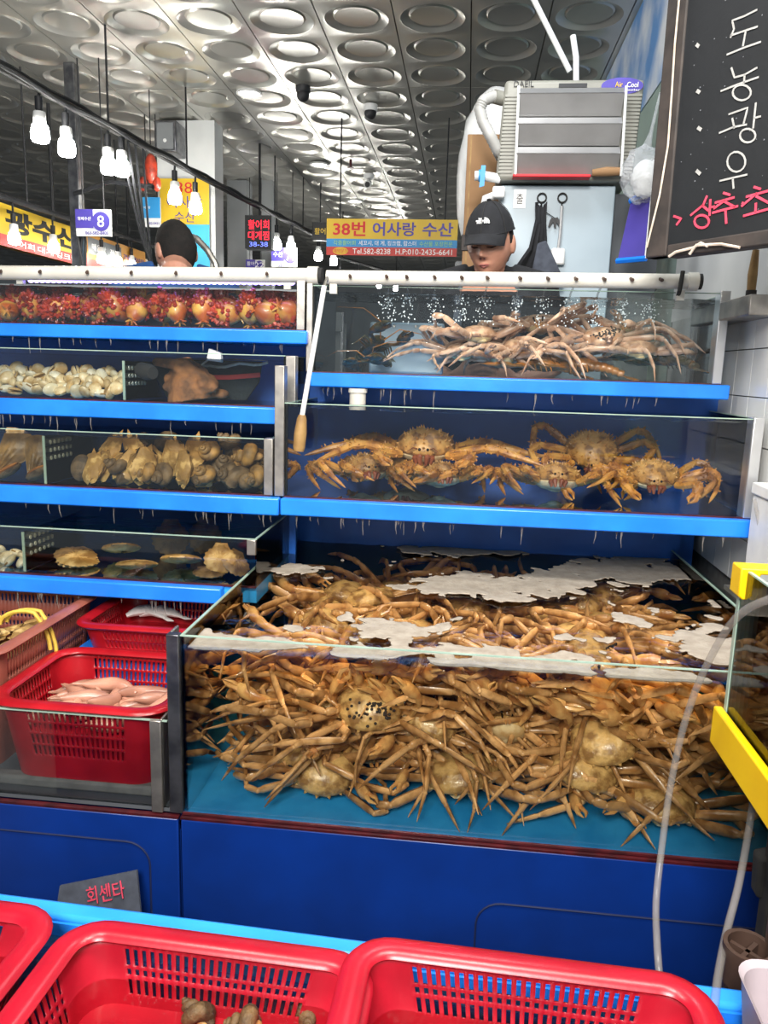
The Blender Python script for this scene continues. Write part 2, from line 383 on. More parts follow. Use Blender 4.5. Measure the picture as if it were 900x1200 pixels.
ORD = 'first second third fourth fifth sixth seventh eighth ninth tenth eleventh twelfth thirteenth fourteenth fifteenth sixteenth seventeenth eighteenth nineteenth twentieth'.split()
def ordn(i):
    return ORD[i] if i < 20 else ['twenty-', 'thirty-'][i//10-2]+ORD[i % 10] if i % 10 != 9 else ['thirtieth', 'fortieth'][i//10-2]
def remesh(mb, m, vox, name, parent, smooth_it=4):
    me = bpy.data.meshes.new('t'); me.from_pydata(mb.v, [], mb.f); o = link('t', me)
    r_ = o.modifiers.new('r', 'REMESH'); r_.mode = 'VOXEL'; r_.voxel_size = vox; r_.adaptivity = 0
    s_ = o.modifiers.new('s', 'SMOOTH'); s_.iterations = smooth_it; s_.factor = .5
    me2 = bpy.data.meshes.new_from_object(o.evaluated_get(bpy.context.evaluated_depsgraph_get()))
    bpy.data.objects.remove(o); me2.materials.clear(); me2.materials.append(M[m]); me2.name = name
    me2.polygons.foreach_set('use_smooth', [True]*len(me2.polygons))
    return link(name, me2, parent)

# ================================================================== the setting
ZC = 3.3; XW = .765
struct('floor', MB().box(-14, 4, -2, 17.2, -.05, 0), 'floor_wet', smooth=False)
wr = struct('wall_right', MB().box(XW, XW+.15, .2, 6.2, 0, ZC), 'wall_green', smooth=False)
struct('wall_back', MB().box(-14, 4, 17, 17.2, 0, ZC), 'hall_mid', smooth=False)
# white tiles low on the right wall, each a piece
obj('grout_bed', MB().box(XW-.004, XW+.001, 1.2, 3.1, .9, 1.705), 'grout', wr, smooth=False)
tb = MB().box(-.012, 0, .0015, .1235, .0015, .1235); tme = mesh(tb, 'tile_white', False, 'tile')
for i in range(14):
    for j in range(6):
        link('tile', tme, wr, (XW-.001, 1.30+i*.125, .955+j*.125))
obj('plaster', MB().box(XW-.006, XW+.001, 1.2, 3.1, 1.705, 2.2), 'plaster_white', wr, smooth=False)
struct('trim_1', MB().box(.675, XW+.001, 2.02, 2.52, 1.655, 1.705), 'steel', bevel=.004)

cl = struct('ceiling', MB().box(-14, 4, -2, 17.2, ZC+.05, ZC+.1), 'ceiling_back', smooth=False)
def ceiling_panel(n=5, w=.40):
    mb = MB(); S = 24
    for k in range(n):
        y0 = (k+.5)*w
        prof = [(.0, .012), (.095, .012), (.116, .009), (.126, .016), (.150, .009), (.170, -.002), (.180, 0)]
        vs, fs = [(0, y0, .012)], []
        for r, z in prof[1:]:
            for j in range(S):
                a = 2*PI*j/S; vs.append((math.cos(a)*r, y0+math.sin(a)*r, z))
        hw = w/2-.003
        for j in range(S):
            a = 2*PI*j/S; c, s_ = math.cos(a), math.sin(a); q = hw/max(abs(c), abs(s_)); yy = s_*q
            if k not in (0, n-1) or (k == 0 and s_ > 0) or (k == n-1 and s_ < 0): yy = yy*(w/2/hw)
            vs.append((c*q, y0+yy, 0))
        for j in range(S): fs.append((0, 1+j, 1+(j+1) % S))
        for i in range(len(prof)-1):
            for j in range(S):
                fs.append((1+i*S+j, 1+i*S+(j+1) % S, 1+(i+1)*S+(j+1) % S, 1+(i+1)*S+j))
        mb.add(vs, fs)
    x, L = w/2-.003, n*w-.003
    mb.add([(-x, .003, 0), (-x, L, 0), (-x, L, .05), (-x, .003, .05), (x, .003, 0), (x, L, 0), (x, L, .05), (x, .003, .05)],
           [(0, 1, 2, 3), (4, 5, 6, 7), (0, 4, 7, 3), (1, 5, 6, 2)])
    return mb
pme = mesh(ceiling_panel(), 'ceiling_metal', True, 'ceiling_panel', 30)
for i in range(36):
    for j in range(7):
        link('ceiling_panel', pme, cl, (.93-i*.4, 3.4+j*2.0, ZC))
# ceiling fittings
for k, (x, y) in enumerate([(292, 108), (374, 192), (416, 235)]):
    p = P(x, y, Z=ZC)
    t = thing('ceiling_light', ['round lit downlight in the metal ceiling above the bulb cable', 'small lit downlight in the ceiling above the yellow signboard', 'small lit downlight deep in the hall beyond the white pillar'][k], 'light', (p.x, p.y, ZC))
    obj('ring', MB().lathe([(.085, .0), (.09, -.012), (.078, -.016), (.07, -.006)], 20), 'white_plastic', t)
    obj('lens', MB().lathe([(.07, -.002), (.066, -.010), (.03, -.014)], 20), 'lamp_glow', t)
for k, (x, y) in enumerate([(355, 113), (434, 134), (432, 212)]):
    p = P(x, y, Z=ZC-.06)
    t = thing('security_camera', ['black dome security camera hanging from the metal ceiling', 'white dome security camera with black lens on the ceiling', 'white tube security camera farther back on the ceiling'][k], 'security camera', (p.x, p.y, ZC))
    obj('mount', MB().lathe([(.05, 0), (.05, -.03), (.042, -.04)], 16), 'black' if k == 0 else 'white_plastic', t)
    if k < 2: obj('dome', MB().ell((0, 0, -.05), (.042, .042, .045), 14, 8), 'black', t)
    else:
        obj('barrel', MB().tube([(-.01, .06, -.07), (.0, -.08, -.11)], .035, 12), 'white_plastic', t)
        obj('lens', MB().tube([(0, -.078, -.109), (0, -.09, -.112)], .025, 12), 'black', t)
p = P(411, 187, Z=ZC); t = thing('sprinkler', 'small red brass sprinkler head under the ceiling by the far signboard', 'sprinkler', (p.x, p.y, ZC))
obj('pipe', MB().tube([(0, 0, 0), (0, 0, -.06)], .012, 8), 'red_trim', t); obj('deflector', MB().lathe([(.03, -.065), (.03, -.07)], 10), 'red_trim', t)

# white pillar with grey box on it
pa, pb = P(190, 310, Y=6.05), P(250, 310, Y=6.05)
pil = struct('pillar', MB().box(pa.x-.02, pb.x+.02, 6.05, 6.25, 0, ZC), 'plaster_white', smooth=False)
q0, q1 = P(181, 178, Y=5.85), P(206, 140, Y=5.85)
t = thing('speaker_box', 'grey wall speaker high on the white pillar', 'speaker', (q0.x, 5.85, q0.z))
w, h = q1.x-q0.x, q1.z-q0.z
obj('cabinet', MB().box(0, w, 0, .2, 0, h), 'steel_dark', t, bevel=.01); obj('grille', MB().box(.02, w-.02, -.006, 0, .02, h-.02), 'hall_mid', t, bevel=.003)
obj('badge', MB().lathe([(.014, 0), (.012, .006)], 12, Matrix.Translation((w/2, -.006, h*.35)) @ Matrix.Rotation(PI/2, 4, 'X')), 'white_plastic', t)

def board(name, label, cat, p0, p1, Y, bands, th=.02, group=None):
    """an upright signboard facing the aisle: p0 its upper corner, p1 the lower opposite one (photo pixels), coloured bands by height share"""
    a, b = P(*p0, Y=Y), P(*p1, Y=Y); w, h = b.x-a.x, a.z-b.z
    t = thing(name, label, cat, (a.x, Y, b.z), group=group)
    obj('panel', MB().box(0, w, .003, th, 0, h), 'white_plastic', t, smooth=False)
    for m, f0, f1 in bands: obj('band', MB().box(0, w, 0, .003, f0*h, f1*h), m, t, smooth=False)
    return t, w, h
F_ = -.0015
t, w, h = board('hanging_signboard', 'yellow, blue and red shop signboard hanging beside the capped man', 'sign', (383, 256), (535, 301), 6.0, [('sign_yellow', .45, 1), ('sign_blue', .23, .45), ('sign_red', 0, .23)])
text('lettering', '38번', .1, 'red_print', t, (w*.175, F_, h*.73), w=w*.25, h=h*.40, bold=.002)
text('lettering', '어사랑', .1, 'purple_print', t, (w*.52, F_, h*.73), w=w*.33, h=h*.38, bold=.002)
text('lettering', '수산', .1, 'purple_print', t, (w*.85, F_, h*.73), w=w*.23, h=h*.38, bold=.002)
text('lettering', '각종활어회', .1, 'green_print', t, (w*.14, F_, h*.34), w=w*.17, h=h*.13)
text('lettering', '세꼬시, 대 게, 킹크랩, 랍스터', .1, 'white_print', t, (w*.47, F_, h*.34), w=w*.44, h=h*.14)
text('lettering', '수산물 포장전문', .1, 'green_print', t, (w*.84, F_, h*.34), w=w*.25, h=h*.13)
text('lettering', 'Tel.582-8238', .1, 'white_print', t, (w*.35, F_, h*.115), w=w*.29, h=h*.15); text('lettering', 'H.P:010-2435-6641', .1, 'white_print', t, (w*.75, F_, h*.115), w=w*.43, h=h*.15)
obj('oval', MB().lathe([(h*.12, 0), (h*.12, .001)], 20, Matrix.Translation((w*.11, -.0002, h*.115)) @ Matrix.Rotation(PI/2, 4, 'X'), sx=1.9, sy=.85), 'sign_yellow', t, smooth=False)
text('lettering', '예약문의', .1, 'red_print', t, (w*.11, F_-.001, h*.115), w=w*.11, h=h*.12)
for fx in (.1, .9): obj('hanger', MB().tube([(w*fx, .01, h), (w*fx, .01, ZC-t.location.z)], .006, 6), 'black', t)

t, w, h = board('pillar_banner', 'tall yellow and cyan shop banner on the white pillar', 'banner', (187, 209), (246, 316), 6.0, [('sign_yellow', .5, 1), ('sign_cyan', 0, .5)])
text('lettering', '38', .1, 'red_print', t, (w*.5, F_, h*.90), h=h*.12, w=w*.32)
text('lettering', '어사랑', .1, 'purple_print', t, (w*.5, F_, h*.745), w=w*.72, h=h*.13)
text('lettering', '수산', .1, 'purple_print', t, (w*.5, F_, h*.58), w=w*.42, h=h*.12)
for k, (s_, f) in enumerate([('활어', .40), ('세꼬시', .33), ('대게', .26), ('킹크랩', .19), ('랍스터', .12)]):
    text('lettering', s_, .1, 'white_print', t, (w*.26, F_, h*f), h=h*.05, w=w*(.2+.08*(len(s_)-2)))
obj('oval', MB().lathe([(w*.16, 0), (w*.16, .001)], 20, Matrix.Translation((w*.2, -.0002, h*.47)) @ Matrix.Rotation(PI/2, 4, 'X'), sx=1, sy=.45), 'sign_yellow', t, smooth=False)

def round_sign(name, label, p0, p1, Y, num, txt, tel):
    t, w, h = board(name, label, 'sign', p0, p1, Y, [('sign_blue', .3, 1)] if not num else [])
    if num:
        obj('blue_half', MB().box(0, w*.5, -.001, .003, h*.3, h), 'purple_print', t, smooth=False)
        obj('disc', MB().lathe([(h*.36, 0), (h*.36, .002)], 24, Matrix.Translation((w*.73, -.001, h*.55)) @ Matrix.Rotation(PI/2, 4, 'X')), 'purple_print', t, smooth=False)
        text('lettering', num, .1, 'white_print', t, (w*.73, -.005, h*.55), h=h*.42)
    text('lettering', txt, .1, 'white_print', t, (w*.26, -.004, h*.65), w=w*.38)
    text('lettering', tel, .1, 'purple_print', t, (w*.6, F_, h*.12), w=w*.66)
    for fx in (.2, .8): obj('hanger', MB().tube([(w*fx, .012, h*.9), (w*fx, .012, ZC-t.location.z)], .004, 6), 'black', t)
    return t
round_sign('stall_number_sign', 'white and purple stall number 8 sign beside the metal post', (88, 245), (130, 277), 4.85, '8', '형제수산', '063-582-8405')
round_sign('stall_name_sign', 'small blue and white stall sign half hidden by the pillar banner', (167, 231), (188, 266), 5.9, None, '어시장', '582-0431')
round_sign('stall_number_sign', 'white stall number 71 sign below the red LED display', (318, 290), (348, 313), 7.6, '71', '수산', '582-9071')
round_sign('stall_number_sign', 'small blue stall sign numbered 22 low behind the bulbs', (288, 304), (310, 318), 7.8, '22', '활어', '582-0022')

# red LED display
t, w, h = board('led_display', 'dark LED display showing red and blue scrolling letters', 'display', (287, 252), (318, 292), 6.6, [('black', 0, 1)], th=.1)
text('lettering', '활어회', .1, 'led_red', t, (w*.52, -.004, h*.72), w=w*.78, h=h*.28)
text('lettering', '대게찜', .1, 'led_red', t, (w*.52, -.004, h*.40), w=w*.78, h=h*.26)
text('lettering', '38-38', .1, 'led_blue', t, (w*.52, -.004, h*.14), w=w*.7, h=h*.14)
obj('hanger', MB().tube([(w*.5, .05, h), (w*.5, .05, ZC-t.location.z)], .010, 6), 'black', t)

# yellow signboard of another stall, running away from us on the far side
A, B = P(0, 236, Y=5.0), P(172, 283, Y=7.2); A2, B2 = P(0, 287, Y=5.0), P(172, 320, Y=7.2)
u = Vector((B.x-A.x, B.y-A.y, 0)); L = u.length; u.normalize(); hh = A.z-A2.z
t = thing('stall_signboard', 'long yellow stall signboard with black letters behind the bulbs', 'sign', (0, 0, 0))
o_ = A2.copy(); v_ = Vector((0, 0, 1)); nn = u.cross(v_)
obj('panel', quad([o_, o_+u*L, o_+u*L+v_*hh, o_+v_*hh], .06), 'sign_orange', t, smooth=False)
def strip(f0, f1, l0, l1, m):
    k = nn*.003
    obj('band', quad([o_+u*l0*L+v_*hh*f0+k, o_+u*l1*L+v_*hh*f0+k, o_+u*l1*L+v_*hh*f1+k, o_+u*l0*L+v_*hh*f1+k], .002), m, t, smooth=False)
strip(.28, 1, .0, .5, 'sign_yellow'); strip(0, .28, 0, 1, 'sign_red'); strip(.42, .88, .52, .78, 'hall_mid')
text('lettering', '광수산', .1, 'black_print', t, o_+u*L*.24+v_*hh*.64+nn*.005, u, v_, w=L*.42, h=hh*.55, bold=.004)
for s_, f in (('활어회', .11), ('대게', .24), ('킹크랩', .37)): text('lettering', s_, .1, 'white_print', t, o_+u*L*f+v_*hh*.14+nn*.005, u, v_, w=L*.045*len(s_), h=hh*.16)
for s_, f in (('매운탕', .60), ('전문', .72)): text('lettering', s_, .1, 'white_print', t, o_+u*L*f+v_*hh*.64+nn*.005, u, v_, w=L*.035*len(s_), h=hh*.2)
for s_, f in (('각종', .83), ('해산물', .93)): text('lettering', s_, .1, 'purple_print', t, o_+u*L*f+v_*hh*.62+nn*.005, u, v_, w=L*.035*len(s_), h=hh*.2)
obj('hanger', MB().tube([o_+u*L*.3+v_*hh, o_+u*L*.3+v_*(ZC-o_.z)], .012, 6), 'black', t)
obj('hanger', MB().tube([o_+u*L*.85+v_*hh, o_+u*L*.85+v_*(ZC-o_.z)], .012, 6), 'black', t)

# metal post and its black wiring
struct('trim_2', MB().box(.672, XW+.001, 1.55, 1.965, .976, .988), 'steel', bevel=.002)
a = P(93, 310, Y=4.95)
t = thing('metal_post', 'grey steel post from floor to ceiling wound with black cables', 'post', (a.x, 4.95, 0))
obj('post', MB().box(-.035, .035, -.035, .035, 0, ZC), 'steel_dark', t, bevel=.006)
for k in range(3):
    obj('cable', MB().tube([(.05+.02*math.sin(i*1.3+k*2), -.04-.01*k, ZC-.9-i*.16) for i in range(15)], .008, 6), 'black', t)
obj('bracket', MB().tube([(0, -.03, 2.53), (.25, -.05, 2.60), (.55, -.1, 2.56)], .015, 6), 'black', t)

# cable track with bulbs
c0, c1 = P(-10, 75, Y=3.5), P(392, 287, Y=8.9)
def along(x):
    lo, hi = 0., 1.
    for _ in range(40):
        m_ = (lo+hi)/2; p = c0.lerp(c1, m_); d = p-CP
        px = 450+FPX*d.dot(CR)/d.dot(CF)
        if px < x: lo = m_
        else: hi = m_
    return c0.lerp(c1, lo)
t = thing('cable_track', 'long black cable track slung under the ceiling that carries the bulbs', 'cable')
obj('rail', MB().tube([c0.lerp(c1, i/10)+Vector((0, 0, -.02*math.sin(i/10*PI))) for i in range(11)], .017, 8), 'black_rubber', t)
obj('cable', MB().tube([c0.lerp(c1, i/40)+Vector((0, 0, .026+.006*math.sin(i*1.7)-.02*math.sin(i/40*PI))) for i in range(41)], .011, 6), 'black', t)
obj('cable', MB().tube([c0.lerp(c1, i/40)+Vector((.024, 0, -.004+.010*math.sin(i*1.1+1)-.02*math.sin(i/40*PI))) for i in range(41)], .011, 6), 'black', t)
for x in (127, 219, 322, 355):
    p = along(x); obj('hanging_rod', MB().tube([p, (p.x, p.y, ZC)], .006, 6), 'black', t)
p, q = along(150), P(182, 325, Y=4.7)
for k in range(4):
    p = along(140+k*9)
    obj('loose_wire', MB().tube([p+(q-p)*(i/12)+Vector((0, 0, -.10*math.sin(i/12*PI)*(1+.3*k))) for i in range(13)], .007, 5), 'black', t)
# bulb
bt = MB().lathe([(.012, .075), (.030, .07), (.033, .052), (.0325, .02), (.030, .015)], 14)
bg = MB().lathe([(.030, .015), (.041, 0), (.047, -.03), (.047, -.062), (.040, -.078), (.018, -.084)], 16)
bs = MB().lathe([(.006, .15), (.020, .145), (.020, .085), (.016, .075)], 12)
bme = (mesh(bs, 'black', True, 'socket'), mesh(bt, 'white_plastic', True, 'bulb_collar'), mesh(bg, 'bulb', True, 'globe'))
bmd = mesh(bg, 'bulb_dim', True, 'globe')
def bulb(label, p, top, group):
    t = thing('light_bulb', label, 'light bulb', p, group=group); sc_ = .92 if 'near' in group else .8; t.scale = (sc_,)*3
    link('socket', bme[0], t); link('collar', bme[1], t); link('globe', bmd if 'far' in group else bme[2], t)
    obj('cord', MB().tube([(0, 0, .148), (top-p)/sc_], .008, 5), 'black', t)
for k, (x, y) in enumerate([(47, 153), (78, 170), (127, 192), (143, 195), (205, 229), (229, 241), (324, 285), (341, 288), (373, 299), (391, 305)]):
    p = along(x); q = P(x, y, Y=p.y); bulb('lit white LED bulb, %s along the near cable track from the frame edge' % ordn(k), q+Vector((0, 0, .02)), p, 'bulbs on the near cable track')
d0, d1 = P(-5, 228, Y=4.6), P(215, 300, Y=8.5)
t = thing('cable_track', 'thin dark cable rail carrying small bulbs before the yellow signboard', 'cable')
obj('rail', MB().tube([d0, d1], .02, 6), 'black', t)
for f in (.1, .5, .95):
    p = d0.lerp(d1, f); obj('hanging_rod', MB().tube([p, (p.x, p.y, ZC)], .006, 6), 'black', t)
for k, f in enumerate([.05, .19, .29, .41, .50, .585, .68, .79, .90, .97]):
    p = d0.lerp(d1, f); bulb('small lit bulb, %s along the far rail by the yellow signboard' % ordn(k), Vector((p.x, p.y, p.z-.20)), p, 'bulbs on the far rail')
e0, e1 = P(390, 300, Y=9), P(470, 322, Y=13)
t = thing('cable_track', 'thin cable rail with bulbs low under the hanging signboard', 'cable'); obj('rail', MB().tube([e0, e1], .02, 6), 'black', t)
for f in (.1, .9):
    p = e0.lerp(e1, f); obj('hanging_rod', MB().tube([p, (p.x, p.y, ZC)], .006, 6), 'black', t)
for k, f in enumerate([.08, .3, .6, .9]):
    p = e0.lerp(e1, f); bulb('distant lit bulb, %s on the rail under the hanging signboard' % ordn(k), Vector((p.x, p.y, p.z-.20)), p, 'bulbs under the hanging signboard')

# red crustacean ornament on the cable
p = P(177, 203, Y=5.4)
t = thing('red_ornament', 'red lobster shaped ornament dangling beside the pillar banner', 'ornament', p)
obj('body', MB().ell((0, 0, .03), (.045, .03, .10), 12, 8), 'squirt_red', t)
for s_ in (-1, 1):
    obj('claw', MB().ell((.05*s_-.01, 0, -.07), (.03, .02, .05), 10, 6), 'squirt_red', t)
obj('cord', MB().tube([(0, 0, .12), (0, 0, ZC-p.z)], .004, 5), 'black', t)

# other stalls far down the hall
for k, (x0, x1, y, z0, z1, m, lab, cat) in enumerate([
    (-8.6, -4.6, 12.5, 0, 1.9, 'hall_dark', 'dark stall front far down the hall under the small bulbs', 'stall'),
    (-3.6, -2.0, 12.0, 0, 2.0, 'hall_dark', 'dark stall front far behind the red LED display', 'stall'),
    (-1.6, .4, 14.0, 0, 1.8, 'hall_dark', 'dim stall front far behind the hanging signboard', 'stall')]):
    t = thing('market_stall', lab, cat, (x0, y, 0)); w = x1-x0
    obj('counter', MB().box(0, w, 0, .8, 0, z1*.55), m, t, bevel=.02); n = int(w/.5)
    for i in range(n+1): obj('upright', MB().box(i*w/n-.02, i*w/n+.02, .3, .34, z1*.55, z1+.35), 'steel_dark', t, smooth=False)
    obj('fascia', MB().box(0, w, .28, .36, z1+.05, z1+.35), 'hall_mid', t, bevel=.01)
    obj('backboard', MB().box(0, w, .7, .74, z1*.55, z1+.2), 'hall_mid', t, smooth=False)
p0, p1 = P(383, 282, Y=8), P(366, 262, Y=8)
t, w, h = board('small_sign', 'small yellow on dark sign just past the hanging signboard', 'sign', (366, 260), (384, 282), 8.0, [('black', 0, 1)])
text('lettering', '활어', .1, 'sign_yellow', t, (w*.5, F_-.003, h*.5), w=w*.7)
obj('hanger', MB().tube([(w*.5, .01, h), (w*.5, .01, ZC-t.location.z)], .006, 6), 'black', t)
pa = P(262, 320, Y=7.4)
for k, (x, w) in enumerate([(278, .10), (312, .06)]):
    p = P(x, 320, Y=7.9); struct('pillar', MB().box(p.x-w, p.x+w, 7.9, 7.9+2*w, 0, ZC), 'hall_mid', smooth=False)
t = thing('switch_cabinet', 'tall grey metal cabinet beside the white pillar', 'cabinet', (pa.x-.05, 6.7, 0))
obj('body', MB().box(-.12, .12, 0, .3, 0, 2.75), 'hall_mid', t, bevel=.01)
for z in (1.9, 2.2, 2.5): obj('door', MB().box(-.11, .11, -.01, 0, z, z+.26), 'steel_dark', t, bevel=.004)

# ================================================================== tanks
def two(me, m2, test):
    me.materials.append(M[m2])
    for p in me.polygons:
        if test(p): p.material_index = 1
M['water_side'] = clear('water_side', (1, 1, 1), 1.03, .02, vol=(.55, .72, .80), dens=.45)
M['water_amber_side'] = clear('water_amber_side', (1, .985, .95), 1.05, .02, vol=(.97, .78, .42), dens=.8)
M['water_dim_side'] = clear('water_dim_side', (.97, .95, .90), 1.05, .02, vol=(.7, .6, .4), dens=.6)
def water(parent, x0, x1, y0, y1, z0, z1, m='water', amp=.003, name='water'):
    mb = MB(); nx, ny = max(4, int((x1-x0)/.02)), max(4, int((y1-y0)/.02))
    vs = [(x0+(x1-x0)*i/nx, y0+(y1-y0)*j/ny, z1+amp*noise.noise(Vector((i*.35, j*.35, z1*9)))) for j in range(ny+1) for i in range(nx+1)]
    id_ = lambda i, j: j*(nx+1)+i
    fs = [(id_(i, j), id_(i+1, j), id_(i+1, j+1), id_(i, j+1)) for j in range(ny) for i in range(nx)]
    rim = [id_(i, 0) for i in range(nx+1)]+[id_(nx, j) for j in range(1, ny+1)]+[id_(i, ny) for i in range(nx-1, -1, -1)]+[id_(0, j) for j in range(ny-1, 0, -1)]
    n = len(vs); low = [(vs[r][0], vs[r][1], z0) for r in rim]; vs += low; k = len(rim)
    for i in range(k):
        fs.append((rim[i], n+i, n+(i+1) % k, rim[(i+1) % k]))
    fs.append(tuple(n+k-1-i for i in range(k)))
    mb.add(vs, fs); me = mesh(mb, m, True, 'water', 30)
    two(me, m+'_side', lambda p: abs(p.normal.z) < .5 or p.center.z < z0+.001)
    return link(name, me, parent)
GT = .006
def tank(label, x0, x1, y0, y1, zb, zl, zg, zw, back='blue_back', zback=None, left_glass=True, posts=(), wm='water', board_y=.032, x0b=None, x1b=None, lbl_cat='tank', zb_front=None, amp=.003):
    t = thing('fish_tank', label, lbl_cat, ((x0+x1)/2, y0, zb)); ox, oy, oz = t.location
    S = lambda mb: MB().merge(mb, Matrix.Translation((-ox, -oy, -oz)))
    B = lambda *a: S(MB().box(*a))
    obj('tray', B(x0, x1, y0, y1, zb, zl), 'blue_floor', t, smooth=False)
    xa, xb_ = (x0b if x0b is not None else x0), (x1b if x1b is not None else x1)
    if board_y: obj('front_board', B(xa, xb_, y0-board_y, y0-.0005, zb_front or zb, zl), 'blue_board', t, bevel=.004)
    obj('sealing_strip', B(x0, x1, y0-.006, y0, zl, zl+.004), 'red_trim', t, smooth=False)
    obj('front_glass', B(x0, x1, y0, y0+GT, zl, zg), 'glass', t, smooth=False)
    obj('glass_rim', B(x0, x1, y0+.0005, y0+GT-.0005, zg, zg+.0025), 'glass_edge', t, smooth=False)
    obj('side_glass', B(x1-GT, x1, y0+GT+.001, y1, zl, zg), 'glass', t, smooth=False)
    obj('glass_rim', B(x1-GT, x1, y0+GT+.001, y1, zg, zg+.0025), 'glass_edge', t, smooth=False)
    if left_glass:
        obj('side_glass', B(x0, x0+GT, y0+GT+.001, y1, zl, zg), 'glass', t, smooth=False)
        obj('glass_rim', B(x0, x0+GT, y0+GT+.001, y1, zg, zg+.0025), 'glass_edge', t, smooth=False)
    if back == 'glass': obj('back_glass', B(x0, x1, y1, y1+GT, zl, zg), 'glass', t, smooth=False)
    else: obj('back_panel', B(x0-.02, x1+.02, y1, y1+.012, zb, zback or zg), back, t, smooth=False)
    for (px0, px1, py0, py1, pz0, pz1, pm) in posts:
        obj('corner_post', B(px0, px1, py0, py1, pz0, pz1), pm, t, bevel=.002)
    if board_y:
        rd = random.Random(int(zb*1000)); db = MB(); n = int((x1-x0)*22)
        for _ in range(n):
            x = rd.uniform(xa+.02, xb_-.02); L = rd.uniform(.012, .05)*(.6+.8*rd.random()); y = y0-rd.uniform(.002, .028)
            db.tube([(x, y, zb+.001), (x+rd.gauss(0, .001), y, zb-L*.5), (x+rd.gauss(0, .002), y+.002, zb-L)], [rd.uniform(.0018, .004), .0014, .0004], 5)
        obj('drips', S(db), 'clear_hose', t, kind='stuff', label='thin water drips under the blue ledge')
    w = water(None, x0+GT+.002, x1-GT-.002, y0+GT+.002, y1-.002, zl+.001, zw, wm, amp); w.data.transform(Matrix.Translation((-ox, -oy, -oz))); w.parent = t
    return t
def divider(t, x, y0, y1, z0, z1, label=None):
    """glass partition pierced by rows of small holes"""
    ox, oy, oz = t.location
    d = obj('partition', MB().box(x-.003-ox, x+.003-ox, y0-oy, y1-oy, z0-oz, z1-oz), 'glass', t, smooth=False, label=label)
    obj('partition_edge', MB().box(x-.0035-ox, x+.0035-ox, y0-.001-oy, y0+.002-oy, z0-oz, z1-oz), 'glass_edge', t, smooth=False)
    hb = MB()
    for r in range(3):
        for c in range(6):
            T = Matrix.Translation((x-ox, y0+.03+c*.022-oy, z1-.02-r*.022-oz)) @ Matrix.Rotation(PI/2, 4, 'Y')
            hb.lathe([(.006, -.004), (.0075, 0), (.006, .004)], 8, T)
    obj('hole_rims', hb, 'glass_cloudy', t, kind='stuff')
    return d

# the big tank
BX0, BX1, BY0, BY1 = -.541, .665, 1.40, 2.42
big = tank('large low glass tank heaped with golden crabs under floating foam', BX0, BX1, BY0, BY1, .545, .583, .967, .936, board_y=0, zback=1.10, wm='water_amber', amp=.004,
           posts=[(BX0-.026, BX0, BY0-.008, BY0+.012, .586, .972, 'steel_dark'), (BX0-.026, BX0-.020, BY0+.012, BY0+.05, .586, .972, 'steel'), (BX1, BX1+.025, BY0-.008, BY0+.02, .586, .972, 'steel_dark')])
# right tanks
r2 = tank('middle glass tank of spiny king crabs on the blue shelf', -.474, .735, 2.0, 2.42, 1.108, 1.153, 1.402, 1.392, zback=1.445,
          posts=[(-.50, -.474, 1.992, 2.03, 1.155, 1.50, 'steel'), (.709, .735, 1.992, 2.04, 1.155, 1.408, 'aluminium')], x0b=-.478, x1b=.75)
r1 = tank('topmost glass tank of pale pink snow crabs and lobsters below the white pipe', -.452, .700, 2.25, 2.60, 1.443, 1.483, 1.727, 1.712, back='glass',
          posts=[(.674, .700, 2.242, 2.29, 1.485, 1.735, 'aluminium'), (-.47, -.452, 2.242, 2.28, 1.485, 1.735, 'steel')], x1b=.717)
# left tanks
LX = -1.62
l1 = tank('top tank of red sea squirts under the violet light strip', LX, -.475, 2.25, 2.55, 1.562, 1.60, 1.742, 1.712, zback=1.745, left_glass=False,
          posts=[(-.50, -.475, 2.246, 2.29, 1.602, 1.745, 'steel')], x1b=-.463, back='hall_mid')
l2 = tank('second tank down holding cream clams and a brown net bag', LX, -.502, 2.12, 2.46, 1.339, 1.385, 1.525, 1.513, zback=1.562, left_glass=False,
          posts=[(-.50, -.472, 2.116, 2.15, 1.11, 1.527, 'steel')], x1b=-.506)
l3 = tank('third tank down crowded with whelks, oysters and pen shells', LX, -.512, 2.0, 2.36, 1.106, 1.153, 1.305, 1.293, zback=1.339, left_glass=False, wm='water_dim',
          posts=[(-.53, -.505, 1.996, 2.03, 1.155, 1.308, 'steel')], x1b=-.482)
l4 = tank('lowest shelf tank with flat scallops on its blue bottom', LX, -.515, 1.87, 2.24, .893, .934, 1.060, 1.050, zback=1.106, left_glass=False, wm='water_dim',
          posts=[(-.54, -.516, 1.866, 1.88, 1.02, 1.06, 'steel')], x1b=-.6)
divider(l2, -.975, 2.135, 2.44, 1.39, 1.500, 'see-through partition with pierced rows of holes')
divider(l3, -1.155, 2.01, 2.34, 1.156, 1.29, 'see-through partition with pierced rows of holes')
divider(l4, -1.155, 1.885, 2.22, .937, 1.045, 'see-through partition with pierced rows of holes')
# the blue rack that carries the shelf tanks
t = thing('tank_rack', 'blue stepped rack standing behind and under the shelf tanks', 'rack', (0, 2.5, 0))
def rb(x0, x1, y0, y1, z0, z1, n='panel'): obj(n, MB().box(x0, x1, y0-2.5, y1-2.5, z0, z1), 'blue_back', t, smooth=False)
rb(LX, -.48, 2.44, 2.60, 0, 1.10); rb(LX, -.48, 2.48, 2.60, 1.10, 1.56); rb(-.46, .73, 2.44, 2.60, 0, 1.442)
rb(LX, -.53, 2.26, 2.44, .62, .89); rb(LX, -.53, 2.26, 2.43, .90, 1.10, 'riser'); rb(-.44, .70, 2.44, 2.6, 1.40, 1.442, 'crossbar')
